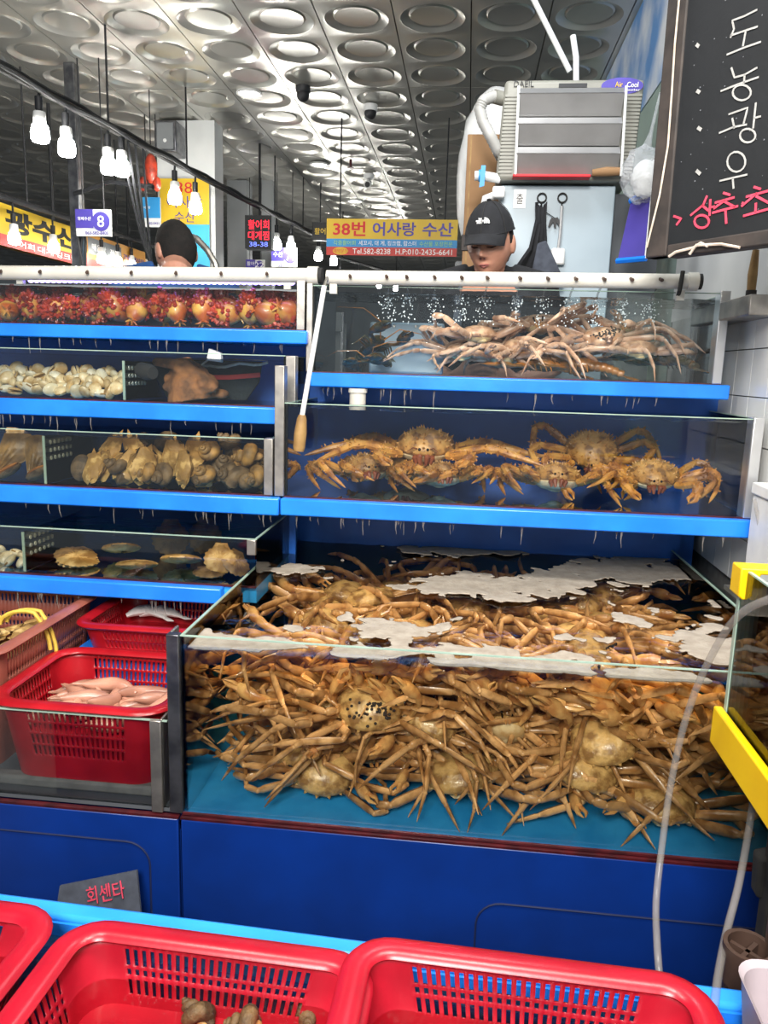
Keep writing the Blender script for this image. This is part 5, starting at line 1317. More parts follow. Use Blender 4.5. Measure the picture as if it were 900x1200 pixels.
# ================================================================== people
def head_fn(d, q):
    x, y, z = d.x, d.y, d.z
    px, py, pz = x*.074, y*.096, z*.118
    if z < -.15: k = ((-.15-z)/.85); px *= 1-.34*k**1.3; 
    if y > 0 and z < 0: py *= 1-.45*min(1, -z*1.1)
    if y < 0:
        g = lambda cx, sx, cz, sz: math.exp(-((abs(x)-cx)/sx)**2-((z-cz)/sz)**2)
        py *= .95
        f = .024*g(0, .15, -.17, .10)+.016*g(0, .12, -.02, .16)+.007*g(.16, .09, -.22, .06)
        f += .006*g(.3, .3, .26, .09)-.011*g(.40, .20, .06, .10)+.006*g(.40, .12, .05, .045)
        f += .006*g(0, .34, -.46, .07)-.004*g(0, .3, -.36, .05)+.010*g(0, .30, -.80, .16)+.005*g(.55, .2, -.12, .15)
        py -= f
    return Vector((px, py, pz))
def person(label, loc, yaw, tilt, turn, lean, shirt, cap=True):
    t = thing('person', label, 'person', loc, (0, 0, yaw))
    nb = Vector((0, -lean, 1.47)); hc = nb+Vector((0, -.085-.05*math.sin(tilt), .09))
    Hm = Matrix.Translation(hc) @ Matrix.Rotation(turn, 4, 'Z') @ Matrix.Rotation(tilt, 4, 'X')
    mb = MB()
    hd = MB().ell((0, 0, 0), (1, 1, 1), 72, 56, head_fn)
    for s in (-1, 1): hd.ell((s*.075, .012, -.008), (.010, .020, .032), 12, 8)
    mb.merge(hd, Hm)
    mb.tube([nb+Vector((0, .015, -.06)), nb+Vector((0, .005, 0)), hc+Vector((0, .03, -.06))], [.070, .056, .055], 16)
    tor = [((0, .0, .90), .16), ((0, -.01, 1.0), .15), ((0, -lean*.4, 1.15), .155), ((0, -lean*.7, 1.30), .172), ((0, -lean*.9, 1.40), .172), ((0, -lean, 1.455), .10)]
    mb.tube([p for p, r in tor], [r for p, r in tor], 20, flat=(1, .66), up=(0, 1, 0))
    arms = {}
    for s in (-1, 1):
        sh, el, wr_, kn = Vector((s*.180, -lean*.9, 1.425)), Vector((s*.235, -.02, 1.14)), Vector((s*.105, -.175, 1.10)), Vector((s*.045, -.195, 1.12))
        arms[s] = (sh, el, wr_)
        mb.tube([Vector((s*.08, -lean*.9, 1.445)), sh, sh.lerp(el, .4), el, el.lerp(wr_, .35), wr_], [.058, .058, .048, .040, .042, .028], 14)
        mb.tube([wr_, wr_.lerp(kn, .5), kn], [.028, .036, .034], 12, flat=(.55, 1.15))
        d = (kn-wr_).normalized(); side = Vector((0, 0, 1))
        for f in range(4):
            b = kn+side*(.027-.018*f); L = (.034, .040, .037, .028)[f]; c = Vector((0, .35, -.12))
            mb.tube([b-d*.014, b+d*L*.5, b+(d+c*.4).normalized()*L*1.1+Vector((0, .006, 0)), b+(d+c).normalized()*L*1.75+Vector((0, .012, 0))], [.0088, .0086, .008, .0065], 8)
        mb.tube([wr_+d*.02+side*.022, wr_+d*.045+side*.05, wr_+d*.075+side*.062], [.012, .0105, .008], 8)
        hip, kne, ank = Vector((s*.085, 0, .92)), Vector((s*.10, -.01, .50)), Vector((s*.105, .01, .08))
        mb.tube([hip, hip.lerp(kne, .5), kne, kne.lerp(ank, .3), ank], [.090, .078, .056, .054, .040], 14)
        mb.tube([ank+Vector((0, .03, -.035)), ank+Vector((0, -.06, -.045)), ank+Vector((0, -.16, -.055))], [.040, .038, .025], 12, flat=(1, .8))
    remesh(mb, 'skin', .0042, 'body', t, 3)
    # clothes
    sb = MB().tube([Vector(p)+Vector((0, 0, -.01 if i == 5 else 0)) for i, (p, r) in enumerate(tor)], [r+.014 if i < 5 else .088 for i, (p, r) in enumerate(tor)], 20, flat=(1, .68), up=(0, 1, 0))
    for s in (-1, 1):
        sh, el, wr_ = arms[s]; sb.tube([Vector((s*.07, -lean*.9, 1.445)), sh, sh.lerp(el, .45), sh.lerp(el, .72)], [.066, .070, .064, .060], 14)
    sb.tube([nb+Vector((.074*math.cos(a), .002-.066*math.sin(a), -.006+.022*math.sin(a))) for a in [2*PI*k/20 for k in range(20)]], .022, 10, flat=(1, .8), closed=True)
    remesh(sb, shirt, .008, 'shirt', t, 3)
    tb_ = MB()
    for s in (-1, 1): tb_.tube([(s*.08, 0, .94), (s*.09, 0, .70), (s*.102, -.005, .50), (s*.105, .01, .10)], [.104, .095, .078, .066], 14)
    tb_.tube([(0, 0, .86), (0, -.005, 1.0)], [.168, .164], 18, flat=(1, .7), up=(0, 1, 0))
    remesh(tb_, 'strap_cloth', .010, 'trousers', t, 3)
    for s in (-1, 1): obj('boot', MB().tube([(s*.105, .01, .17), (s*.105, .012, .05), (s*.105, -.05, .042), (s*.105, -.17, .032)], [.062, .056, .050, .034], 12), 'black_rubber', t)
    # face and hair
    def part(n, b, m, **k): return obj(n, MB().merge(b, Hm), m, t, **k)
    def face(x, z, out=0):
        d = Vector((x, -math.sqrt(max(.01, 1-x*x-z*z)), z)); return head_fn(d, d)+Vector((0, -out, 0))
    for s in (-1, 1):
        part('eyebrow', MB().tube([face(s*.20, .20, .002), face(s*.40, .245, .003), face(s*.60, .20, .002)], [.003, .0042, .002], 6), 'hair')
        part('eyelid', MB().tube([face(s*.22, .045, .001), face(s*.40, .07, .003), face(s*.56, .045, .001)], [.002, .0058, .002], 8), 'skin')
        part('eyelashes', MB().tube([face(s*.20, .015, .003), face(s*.40, -.005, .0062), face(s*.58, .02, .003)], [.0012, .0020, .0012], 6), 'hair')
        part('nostril', MB().ell(face(s*.09, -.285, .002), (.004, .003, .0025), 8, 6), 'red_trim')
    part('lips', MB().tube([face(-.27, -.475, .001), face(-.10, -.455, .0015), face(0, -.462, .001), face(.10, -.455, .0015), face(.27, -.475, .001)], [.0014, .0030, .0027, .0030, .0014], 8), 'lip')
    part('lips', MB().tube([face(-.24, -.495, .001), face(0, -.525, .0015), face(.24, -.495, .001)], [.0014, .0036, .0014], 8), 'lip')
    def hair_fn(d, q):
        p = head_fn(d, d); k = 1.06+.035*noise.noise(d*9)
        if d.y < -.05: k *= .965
        lo = -.55 if d.y > .2 else (-.05 if d.y > -.25 else .42)
        if d.z < lo: k = .90
        return Vector((p.x*k, p.y*k, p.z*(k if d.z > 0 else 1)))
    part('hair', MB().ell((0, 0, 0), (1, 1, 1), 40, 28, hair_fn), 'hair')
    if cap:
        def crown(d, q):
            p = head_fn(d, d); k = 1.115 if not cap == 2 else 1
            z = max(p.z*1.09, .034); sc = 1.115
            return Vector((p.x*sc, (p.y if p.y > 0 else max(p.y, -.094))*sc, z))
        crown_ = part('cap_crown', MB().ell((0, 0, .006), (1, 1, 1), 40, 24, crown), 'black_cloth')
        vs, fs = [], []
        for k in range(2):
            for i in range(7):
                f = i/6
                for j in range(15):
                    a = (j/14*2-1)*1.12; r0x, r0y = .080, .100
                    x = math.sin(a)*r0x*(1-.04*f); y = -math.cos(a)*r0y*.97-f*.072*math.cos(a*.72)**1.0+.02*f*abs(math.sin(a))
                    vs.append((x, y, .047-.020*f-.030*(x/.08)**2*(.3+.7*f)-k*.004))
        n = 7*15
        for i in range(6):
            for j in range(14):
                a = i*15+j; fs.append((a, a+1, a+16, a+15)); fs.append((n+a, n+a+15, n+a+16, n+a+1))
        edge = [j for j in range(15)]+[i*15+14 for i in range(1, 7)]+[90+j for j in range(13, -1, -1)]+[i*15 for i in range(5, 0, -1)]
        for q in range(len(edge)): a, b = edge[q], edge[(q+1) % len(edge)]; fs.append((a, b, n+b, n+a))
        part('cap_brim', MB().add(vs, fs), 'black_cloth').parent = crown_
        part('cap_button', MB().ell((0, .0, .137), (.008, .008, .004), 10, 6), 'black_cloth').parent = crown_
        for a in range(6):
            an = a*PI/3+PI/6; pts = [Vector((math.sin(th)*math.cos(an)*.0838, math.sin(th)*math.sin(an)*.1085, math.cos(th)*.1295+.007)) for th in [k*PI/2/8 for k in range(1, 8)]]
            part('cap_seam', MB().tube(pts, .0010, 5), 'black_rubber').parent = crown_
        # white emblem on the cap front: lettering beside a quarter dome of arcs
        inv = Hm
        def on_cap(x, z):
            d = Vector((x/.0825, 0, (z-.006)/.1287)); yy = -math.sqrt(max(0, 1-d.x**2-d.z**2)); return Vector((x, yy*.1025, z))
        ctr = on_cap(.004, .083); up_ = Vector((0, .55, .83)).normalized(); uu = Vector((1, 0, 0)); nn = uu.cross(up_)
        W3 = (t.matrix_basis @ Hm).to_3x3()
        def emb(p2): return Hm @ (ctr+uu*p2[0]+up_*p2[1]+nn*(.004-abs(p2[0])*.12))
        e = MB(); r0, r1_ = .006, .010
        for r0, r1_ in ((.0, .006), (.008, .012), (.014, .019)):
            for k in range(6):
                a0, a1 = PI/2*k/6, PI/2*(k+1)/6
                q = [emb((.004+r*math.cos(a)*1.0, -.010+r*math.sin(a))) for r, a in ((r0+1e-4, a0), (r1_, a0), (r1_, a1), (r0+1e-4, a1))]
                e.hexa(q, [v+(Hm.to_3x3() @ nn)*.0012 for v in q])
        obj('emblem', e, 'white_print', t, smooth=False, label='white embroidered emblem').parent = crown_
        Hu, Hv = Hm.to_3x3() @ uu, Hm.to_3x3() @ up_
        for q, s_ in enumerate(('THE', 'NORTH', 'FACE')):
            text('cap_lettering', s_, .01, 'white_print', crown_, emb((-.011, .005-.0065*q)), Hu, Hv, depth=.0012, h=.0058, w=.012 if q == 0 else (.025 if q == 1 else .018), bold=.0004)
    return t
hp = P(579, 285, Y=2.74)
PL = hp.z-1.56
man = person('man in black cap and black shirt looking down behind the topmost crab tank', (hp.x, 2.92, PL), D(-4), D(18), D(-14), .08, 'black_cloth')
for s in (-1, 1):
    obj('apron_strap', MB().tube([(s*.085, .055, 1.46), (s*.088, -.04, 1.475), (s*.092, -.135, 1.42), (s*.10, -.18, 1.30), (s*.11, -.19, 1.2)], .016, 6, flat=(1, .3), up=None), 'strap_cloth', man, label='dark grey apron strap')
struct('floor_1', MB().box(-1.6, .76, 2.62, 4.4, .0, PL), 'floor_wet', smooth=False)
yy_ = min((abs(P(216, 292, Y=y/50).z-PL-1.56), y/50) for y in range(140, 230))[1]; h2 = P(216, 292, Y=yy_)
man2 = person('man with black hair in a blue shirt seen from behind by the pillar banner', (h2.x, h2.y-.10, PL), D(200), D(20), D(25), .08, 'navy_cloth', cap=False)
# hose looping over behind him
hb = [P(x, y, Y=3.35) for x, y in ((196, 330), (197, 305), (199, 288), (206, 278), (218, 275), (231, 280), (243, 293), (252, 308), (258, 330))]
hb = [Vector((hb[0].x, hb[0].y, PL))]+hb+[Vector((hb[-1].x, hb[-1].y, PL))]
mb = MB(); pts = []
for i in range(len(hb)-1):
    for k in range(8): pts.append(hb[i].lerp(hb[i+1], k/8))
t = thing('flexible_hose', 'ribbed brown flexible hose arching behind the sea squirt tank', 'hose')
obj('tube', mb.tube(pts, [.015 if i % 2 else .0125 for i in range(len(pts))], 8), 'steel', t)

# ================================================================== cooler, cabinet and things about them
CY = 3.06
a, b = P(585, 330, Y=CY), P(720, 217, Y=CY)
zc = b.z; cx0, cx1 = P(584, 260, Y=CY).x, P(719, 260, Y=CY).x
t = thing('cold_cabinet', 'tall pale grey cabinet behind the man with things hung on it', 'cabinet', (cx0, CY, 0)); w = cx1-cx0
obj('body', MB().box(0, w, .004, .42, PL, zc), 'panel_grey', t, bevel=.006); obj('door', MB().box(.004, w-.004, -.014, .003, PL+.05, zc-.006), 'panel_grey', t, bevel=.004)
obj('plinth', MB().box(0.01, w-.01, .02, .4, 0, PL-.001), 'black', t, smooth=False)
q = P(609, 233, Y=CY-.015)
st_ = obj('sticker', MB().box(q.x-cx0-.022, q.x-cx0+.022, -.0165, -.0145, q.z-.033, q.z+.033), 'white_plastic', t, smooth=False, label='small white paper sticker with a black character')
text('sticker_lettering', '출', .03, 'black_print', st_, (q.x-cx0, -.0168, q.z), h=.036)
obj('gap_shade', MB().box(cx1-cx0+.005, .69-cx0, .05, .06, PL, zc-.02), 'hall_dark', t, smooth=False)  # upright dark sheet standing in for the shade in the gap beside the cabinet
def hook(label, x, y):
    q = P(x, y, Y=CY-.02); h_ = thing('ring_hook', label, 'hook', (q.x, CY-.0145, q.z))
    obj('ring', MB().tube([(.016*math.cos(a), -.008, .016*math.sin(a)) for a in [2*PI*k/16 for k in range(16)]], .003, 6, closed=True), 'black_rubber', h_)
    obj('shank', MB().tube([(0, 0, -.016), (0, -.014, -.030), (0, -.010, -.05)], .003, 6), 'black_rubber', h_); return q
q1 = hook('black ring hook that carries the hanging apron', 635, 232); q2 = hook('black ring hook that carries the chrome rod', 659, 232)
t = thing('apron', 'black cloth apron hanging from a ring hook on the grey cabinet', 'apron', (q1.x, CY-.03, q1.z-.04))
z0 = P(635, 330, Y=CY-.03).z-q1.z-.10
mb = MB(); vs = []
sec = [(0, .018, -.002), (-.06, .016, 0), (-.16, .030, -.006), (-.22, .055, -.02), (-.30, .085, -.015), (-.38, .105, 0), (z0, .11, .01)]
for z, hw, cx in sec:
    for j in range(17):
        f = j/16*2-1; vs.append((cx+f*hw, -.020-.012*math.sin(f*9+z*14)*(1 if z < -.1 else .4), z+.02*f*f))
fs = [(i*17+j, i*17+j+1, (i+1)*17+j+1, (i+1)*17+j) for i in range(len(sec)-1) for j in range(16)]
obj('cloth', mb.add(vs, fs), 'black_cloth', t, solid=.012)
obj('fold', MB().prism([(-.01, -.13), (.02, -.12), (.10, -.27), (.045, -.31), (-.03, -.26)], (0, -.050, 0), (1, 0, 0), (0, 0, 1), .01), 'strap_cloth', t, bevel=.004)
obj('neck_loop', MB().tube([(0, -.006, .02), (-.012, -.012, -.03), (-.03, -.016, -.14)], .008, 6, flat=(1, .4)), 'black_cloth', t)
t = thing('chrome_rod', 'slim chrome rod with white grip hanging beside the apron', 'rod', (q2.x, CY-.03, q2.z-.03))
L = q2.z-.03-P(657, 296, Y=CY-.03).z
obj('rod', MB().tube([(0, 0, 0), (0, 0, -L*.6), (-.004, 0, -L)], .006, 8), 'aluminium', t); obj('grip', MB().box(-.030, .022, -.014, .014, -L-.045, -L+.015), 'white_plastic', t, bevel=.008)
t = thing('key_bunch', 'small dark keys on a thin string between the two hooks', 'keys', (q1.x+.05, CY-.025, q1.z-.07))
obj('string', MB().tube([(-.05, .004, .03), (-.02, 0, .012), (0, 0, 0)], .0015, 5), 'black', t)
for a_ in (-.4, .1, .5): obj('key', MB().prism([(-.005, 0), (.005, 0), (.007, -.012), (.003, -.035), (-.003, -.035), (-.007, -.012)], (a_*.012, -.004*a_, 0), (math.cos(a_), 0, math.sin(a_)), (-math.sin(a_), 0, math.cos(a_)), .002), 'black', t, smooth=False)

# air cooler
AY = 3.0
tl, tr, br, bl = P(592, 93, Y=AY), P(757, 89, Y=AY), P(741, 214, Y=AY), P(581, 213, Y=AY)
z0, z1 = zc+.002, tl.z
t = thing('air_cooler', 'big beige grey air cooler with silver slats standing on the cabinet', 'air cooler', (bl.x, AY, z0)); H_ = z1-z0
Wb, Wt0, Wt1 = br.x-bl.x, tl.x-bl.x, tr.x-bl.x
fb = [(0, 0, 0), (Wb, 0, 0), (Wb, .40, 0), (0, .40, 0)]; ft = [(Wt0, .0, H_), (Wt1, .0, H_), (Wt1-.02, .40, H_), (Wt0+.02, .40, H_)]
obj('casing', MB().hexa(fb, ft), 'ac_body', t, bevel=.014)
for k in range(22):
    f = .08+k*.036; z = H_*f; xl = Wt0*f; xr = Wb+(Wt1-Wb)*f
    obj('rib', MB().box(xl+.006, xl+.055, -.005, .0, z-.004, z+.004), 'ac_body', t, smooth=False); obj('rib', MB().box(xr-.058, xr-.006, -.005, .0, z-.004, z+.004), 'ac_body', t, smooth=False)
def apx(x, y, Y=AY): q = P(x, y, Y=Y); return q-Vector((bl.x, AY, z0))
for k, (y0, y1, y2) in enumerate([(107, 115, 138), (141, 150, 172), (175, 184, 206)]):
    xl, xr = 607-k*1.2, 729-k*2.2
    p0, p1 = apx(xl, y0), apx(xr, y0); p2 = apx(xl, y1); p3 = apx(xl, y2)
    obj('slat_lip', MB().hexa([(p0.x, -.052, p2.z), (p1.x, -.052, p2.z), (p1.x, -.048, p2.z), (p0.x, -.048, p2.z)], [(p0.x, -.030, p0.z), (p1.x, -.030, p0.z), (p1.x, -.026, p0.z), (p0.x, -.026, p0.z)]), 'aluminium', t, smooth=False)
    obj('slat', MB().hexa([(p0.x, -.014, p3.z), (p1.x, -.014, p3.z), (p1.x, -.010, p3.z), (p0.x, -.010, p3.z)], [(p0.x, -.050, p2.z-.001), (p1.x, -.050, p2.z-.001), (p1.x, -.046, p2.z-.001), (p0.x, -.046, p2.z-.001)]), 'slat_metal', t, smooth=False)
for x0, x1 in ((607, 603), (731, 725)):
    a, b = apx(x0, 106), apx(x1, 210); obj('slat_rail', MB().tube([(a.x, -.045, a.z), (b.x, -.045, b.z)], .005, 6), 'white_plastic', t)
a, b = apx(600, 213), apx(690, 211)
obj('drip_tray', MB().box(a.x, b.x, -.05, -.002, .0, .010), 'red_print', t, bevel=.003); c = apx(692, 211); d = apx(724, 205)
obj('rolled_cloth', MB().tube([(c.x, -.03, .018), ((c.x+d.x)/2, -.034, .022), (d.x, -.028, .024)], [.012, .016, .014], 10), 'cardboard', t)
obj('outlet', MB().box(apx(655, 98).x, apx(688, 98).x, -.003, .01, apx(655, 103).z, apx(655, 98).z), 'black', t, smooth=False)
q = apx(614, 98.5); text('badge_lettering', 'DAEIL', .03, 'black_print', t, (q.x, -.0025, q.z), w=.070, h=.020)
q = apx(729, 101)
bd_ = obj('badge', MB().lathe([(.001, .0), (.072, 0), (.072, .004), (.001, .004)], 28, Matrix.Translation((q.x, -.0, q.z)) @ Matrix.Rotation(PI/2, 4, 'X'), sx=1, sy=.38), 'purple_print', t, smooth=False)
text('badge_lettering', 'Air', .02, 'sign_yellow', bd_, (q.x-.012, -.006, q.z+.004), h=.017); text('badge_lettering', 'Cool', .02, 'white_print', bd_, (q.x+.035, -.006, q.z+.003), h=.017); text('badge_lettering', 'Air cooler', .02, 'white_print', bd_, (q.x+.02, -.006, q.z-.014), h=.006)
# duct
t2 = thing('drain_hose', 'grey ribbed hose curving from the side of the air cooler', 'hose', bl)
pts = [P(594, 116, Y=AY+.06), P(578, 113, Y=AY+.02), P(566, 118, Y=AY+.0), P(562, 128, Y=AY), P(566, 143, Y=AY), P(574, 158, Y=AY), P(583, 176, Y=AY+.02), P(588, 186, Y=AY+.08)]
fine = [pts[i].lerp(pts[i+1], k/7)-bl for i in range(len(pts)-1) for k in range(7)]
obj('tube', MB().tube(fine, [.021 if i % 2 else .019 for i in range(len(fine))], 12), 'grey_plastic', t2)
obj('collar', MB().tube([P(579, 113, Y=AY+.02)-bl, P(590, 116, Y=AY+.04)-bl], .024, 12), 'ac_body', t2)
t2 = thing('tap_valve', 'white valve wrapped with blue tape beside the air cooler', 'valve', P(566, 206, Y=AY))
obj('pipe', MB().tube([(-.03, 0, 0), (.0, 0, 0), (.06, .02, -.005)], .017, 12), 'white_plastic', t2); obj('tape', MB().tube([(-.016, 0, .0), (.008, 0, 0)], .021, 12), 'sign_blue', t2, label='blue tape'); obj('tape_end', MB().prism([(-.012, -.045), (.006, -.04), (.008, .03), (-.008, .03)], (0, -.022, 0), (1, 0, 0), (0, 0, 1), .002), 'sign_blue', t2, label='blue tape')
t2 = thing('junction_box', 'small white junction box at the cabinet corner above the cap', 'box', P(585, 226, Y=CY-.05))
obj('case', MB().box(-.025, .02, -.02, .02, -.02, .02), 'white_plastic', t2, bevel=.006); obj('elbow', MB().tube([(-.02, 0, -.01), (-.05, 0, -.02), (-.055, 0, -.06)], .014, 10), 'white_plastic', t2)
# cardboard and wrapped sheet beside it
a, b = P(541, 312, Y=3.25), P(584, 157, Y=3.25)
t = thing('cardboard_box', 'tall flat brown cardboard box standing behind the capped man', 'box', (a.x, 3.25, PL))
obj('carton', MB().box(0, b.x-a.x+.03, 0, .22, 0, b.z-PL), 'cardboard', t, bevel=.004); obj('flap_line', MB().box(.012, .018, -.002, 0, .1, b.z-PL-.004), 'wood_handle', t, smooth=False)
obj('band', MB().box(-.006, .12, -.006, .0, P(541, 288, Y=3.25).z-PL-.02, P(541, 275, Y=3.25).z-PL), 'frame_wood', t, bevel=.003)
a, b = P(533, 185, Y=3.55), P(592, 114, Y=3.55)
t = thing('foam_sheet', 'white wrapped foam block on top of things behind the cardboard box', 'foam block', (a.x, 3.55, PL))
obj('stand', MB().box(.02, .26, .04, .24, 0, a.z-.42-PL), 'hall_mid', t, bevel=.01)
mb = MB()
mb.ell((.17, .10, a.z-PL-.05), (.16, .12, .40), 20, 14, lambda d, q: Vector((q.x*(1+.12*noise.noise(d*4)), q.y*(1+.2*noise.noise(d*5+Vector((3, 0, 0)))), q.z*(1 if d.z < .5 else .92))))
obj('wrap', mb, 'white_plastic', t)
# ceiling pole and thin hose
a, b = P(622, -8, Y=3.35), P(668, 84, Y=3.35)
t = thing('slanted_pole', 'thin cream pole slanting down to the top of the air cooler', 'pole', b); obj('shaft', MB().tube([(0, 0, 0), (a-b)*1.4], .011, 8), 'plaster_white', t)
a, b = P(675, 45, Y=3.2), P(677, 93, Y=3.2); b.z = z1-.004
t = thing('cooler_pipe', 'short white pipe rising from the top of the air cooler', 'pipe', b); obj('tube', MB().tube([(0, 0, 0), (a-b)*.7, a-b+Vector((-.012, 0, .01))], .011, 8), 'white_plastic', t)

# sky poster on the wall
t = thing('sky_poster', 'large blue sky poster high on the right wall beside the chalkboard', 'poster', (XW-.006, 4.0, 0))
obj('sheet', MB().box(0, .004, -2.0, 1.37, 2.74, 3.29), 'sky_poster', t, smooth=False)
# plastic crate lid and bag
a, b, c, d = P(723, 306, Y=2.78), P(757, 303, Y=2.70), P(765, 222, Y=2.74), P(739, 236, Y=2.84)
t = thing('crate_lid', 'violet blue plastic crate lid hung upright behind the chalkboard', 'crate lid', a)
obj('panel', quad([Vector(), b-a, c-a, d-a], .012), 'purple_print', t, bevel=.003)
obj('edge', MB().tube([b-a, (b-a).lerp(c-a, .99)], .006, 6), 'white_plastic', t, label='white worn edge'); obj('edge_frame', MB().tube([Vector(), b-a], .010, 6), 'blue_board', t); obj('edge_frame', MB().tube([d-a, c-a], .010, 6), 'blue_board', t)
obj('hook', MB().tube([(d-a).lerp(c-a, .5), (d-a).lerp(c-a, .5)+Vector((0, .05, .08)), (XW-a.x, .05, .55)], .004, 6), 'steel', t)
q = P(755, 205, Y=2.74)
t = thing('plastic_bag', 'clear bag of white plastic hanging above the violet crate lid', 'bag', q)
lum = lambda s: (lambda d, q_: q_*(1+.22*noise.noise(d*3+Vector((s, 0, 0)))+.10*noise.noise(d*8)))
obj('film', MB().ell((0, 0, 0), (.075, .06, .085), 20, 14, lum(1)), 'clear_bag', t); obj('contents', MB().ell((.012, 0, -.012), (.055, .045, .058), 16, 12, lum(4)), 'white_plastic', t, label='white plastic inside the bag')
obj('knot', MB().tube([(0, 0, .08), (.01, 0, .13), (.03, .01, .25)], [.016, .006, .004], 8), 'clear_bag', t)

# ================================================================== chalkboard
bl_ = P(757, 303, Y=1.95); br_ = P(900, 285, Z=bl_.z); u = (br_-bl_); u.z = 0; uw = u.length; u.normalize(); v = Vector((0, 0, 1)); n_ = u.cross(v)
t = thing('chalkboard', 'black menu chalkboard with white and red handwriting hung over the tanks', 'chalkboard', bl_)
Bw, Bh = uw*1.6, .95
cb_ = obj('board', quad([Vector(), u*Bw, u*Bw+v*Bh, v*Bh], .03), 'chalkboard', t, smooth=False)
def pl(x, y):
    d = CR*((x-450)/FPX)-CU*((y-600)/FPX)+CF; k = (bl_-CP).dot(n_)/d.dot(n_); p = CP+d*k-bl_; return (p.dot(u), p.z)
obj('frame', quad([n_*.004, u*.058+n_*.004, u*.050+v*Bh+n_*.004, v*Bh+n_*.004], .04), 'frame_wood', t, bevel=.004)
obj('frame', quad([n_*.004+u*.06-v*.004, u*Bw+n_*.004-v*.004, u*Bw+v*.030+n_*.004, u*.06+v*.024+n_*.004], .04), 'frame_wood', t, bevel=.004)
def strokes(name, lines, w, m, off):
    mb = MB()
    for L_ in lines:
        pts = [pl(700+x/3.75, y/3.75) for x, y in L_]
        # resample for a soft hand
        out = []
        for i in range(len(pts)-1):
            for k in range(5): out.append(tuple(Vector(pts[i]).lerp(Vector(pts[i+1]), k/5)))
        out.append(pts[-1]); mb.ribbon(out, w, n_*off, u, v, .001)
    obj(name, mb, m, cb_, smooth=False)
def circ(cx, cy, rx, ry, a0=80, a1=440): return [(cx+rx*math.cos(D(a)), cy-ry*math.sin(D(a))) for a in range(a0, a1+1, 24)]
strokes('worn_line', [[(372, -10), (352, 200), (338, 420), (322, 640), (285, 860), (228, 1090)]], .0045, 'worn_edge', .0085)
strokes('chalk_writing', [[(706, 44), (650, 72), (596, 92), (604, 128), (588, 168)], [(588, 158), (660, 134), (708, 118)], [(655, 140), (643, 205)], [(572, 242), (650, 210), (722, 185)],
    [(592, 298), (606, 342), (650, 330), (706, 298)], [(650, 330), (648, 368)], [(545, 402), (620, 372), (712, 340)], circ(638, 408, 40, 34),
    [(580, 504), (664, 474), (646, 545)], [(596, 520), (606, 566)], [(538, 586), (600, 560), (660, 548)], [(700, 452), (688, 566)], [(692, 520), (722, 512)], circ(664, 597, 34, 30),
    circ(614, 712, 40, 44), [(540, 796), (600, 782), (662, 768)], [(598, 784), (602, 830)]], .0038, 'chalk', .002)
strokes('chalk_dots', [[(438, 196), (450, 206)], [(440, 399), (454, 408)], [(444, 561), (460, 572)], [(438, 750), (456, 766)]], .0072, 'chalk', .002)
strokes('red_writing', [[(486, 860), (468, 902), (412, 948)], [(462, 902), (494, 928)], [(500, 876), (496, 950)], [(500, 912), (520, 908)], circ(462, 974, 32, 28),
    [(556, 848), (588, 858)], [(520, 892), (606, 868)], [(566, 880), (514, 918)], [(562, 886), (610, 912)], [(508, 936), (622, 906)], [(566, 924), (570, 984)], [(638, 892), (648, 896)],
    [(690, 822), (722, 832)], [(656, 866), (760, 838)], [(704, 850), (636, 908)], [(700, 862), (760, 894)], [(700, 892), (698, 936)], [(644, 950), (766, 916)], [(338, 950), (372, 962), (350, 990)]], .0050, 'chalk_red', .002)
mb = MB(); r_ = random.Random(9)
for k in range(150):
    x, y = r_.uniform(.07, Bw), r_.uniform(.05, Bh-.05); s_ = r_.uniform(.0007, .0016); mb.prism([(x-s_, y-s_), (x+s_, y-s_*.6), (x+s_*.7, y+s_), (x-s_*.8, y+s_)], n_*.0012, u, v, .0003)
obj('chalk_specks', mb, 'chalk_dust', cb_, smooth=False, kind='stuff')
for f in (.06, .9): obj('cord', MB().tube([u*Bw*f+v*Bh, u*Bw*f+v*(ZC-bl_.z)], .005, 6), 'black', t)
mb = MB()
for L_ in ([(330, 1130), (360, 1110), (440, 1090), (470, 1070), (500, 1085)], [(420, 1120), (450, 1080), (560, 1075), (640, 1090)]): mb.tube([u*pl(700+x/3.75, y/3.75)[0]+v*pl(700+x/3.75, y/3.75)[1]+n_*.012 for x, y in L_], .0032, 6)
obj('frayed_string', mb, 'worn_edge', t)

# ================================================================== right side
q = P(880, 345, X=.715)
t = thing('wooden_brush', 'brown wooden handled brush upright on the steel wall ledge', 'brush', (.715, q.y, 1.7055))
obj('handle', MB().tube([(0, 0, 0), (0, .004, .06), (.002, .006, .12)], [.010, .012, .008], 10), 'wood_handle', t); obj('ferrule', MB().tube([(0, 0, .0), (0, 0, .02)], .013, 10), 'frame_wood', t)
a = P(884, 566, Y=1.90)
t = thing('foam_box', 'white foam box squeezed between the king crab tank and the tiled wall', 'foam box', (.698, 1.60, .9885))
obj('body', MB().box(.006, .050, 0, .33, 0, a.z-1.020), 'white_plastic', t, bevel=.004); obj('lid', MB().box(.002, .052, -.004, .334, a.z-1.019, a.z-.990), 'white_plastic', t, bevel=.004)
pts = [P(x, y, Y=1.88) for x, y in ((884, 585), (889, 610), (893, 640), (894, 668))]
t = thing('air_tube', 'thin pale air tube dropping beside the white foam box', 'tube', pts[0]); obj('tube', MB().tube([p-pts[0] for p in pts], .005, 8), 'clear_hose', t)
q = P(417, 461, Y=2.2); 
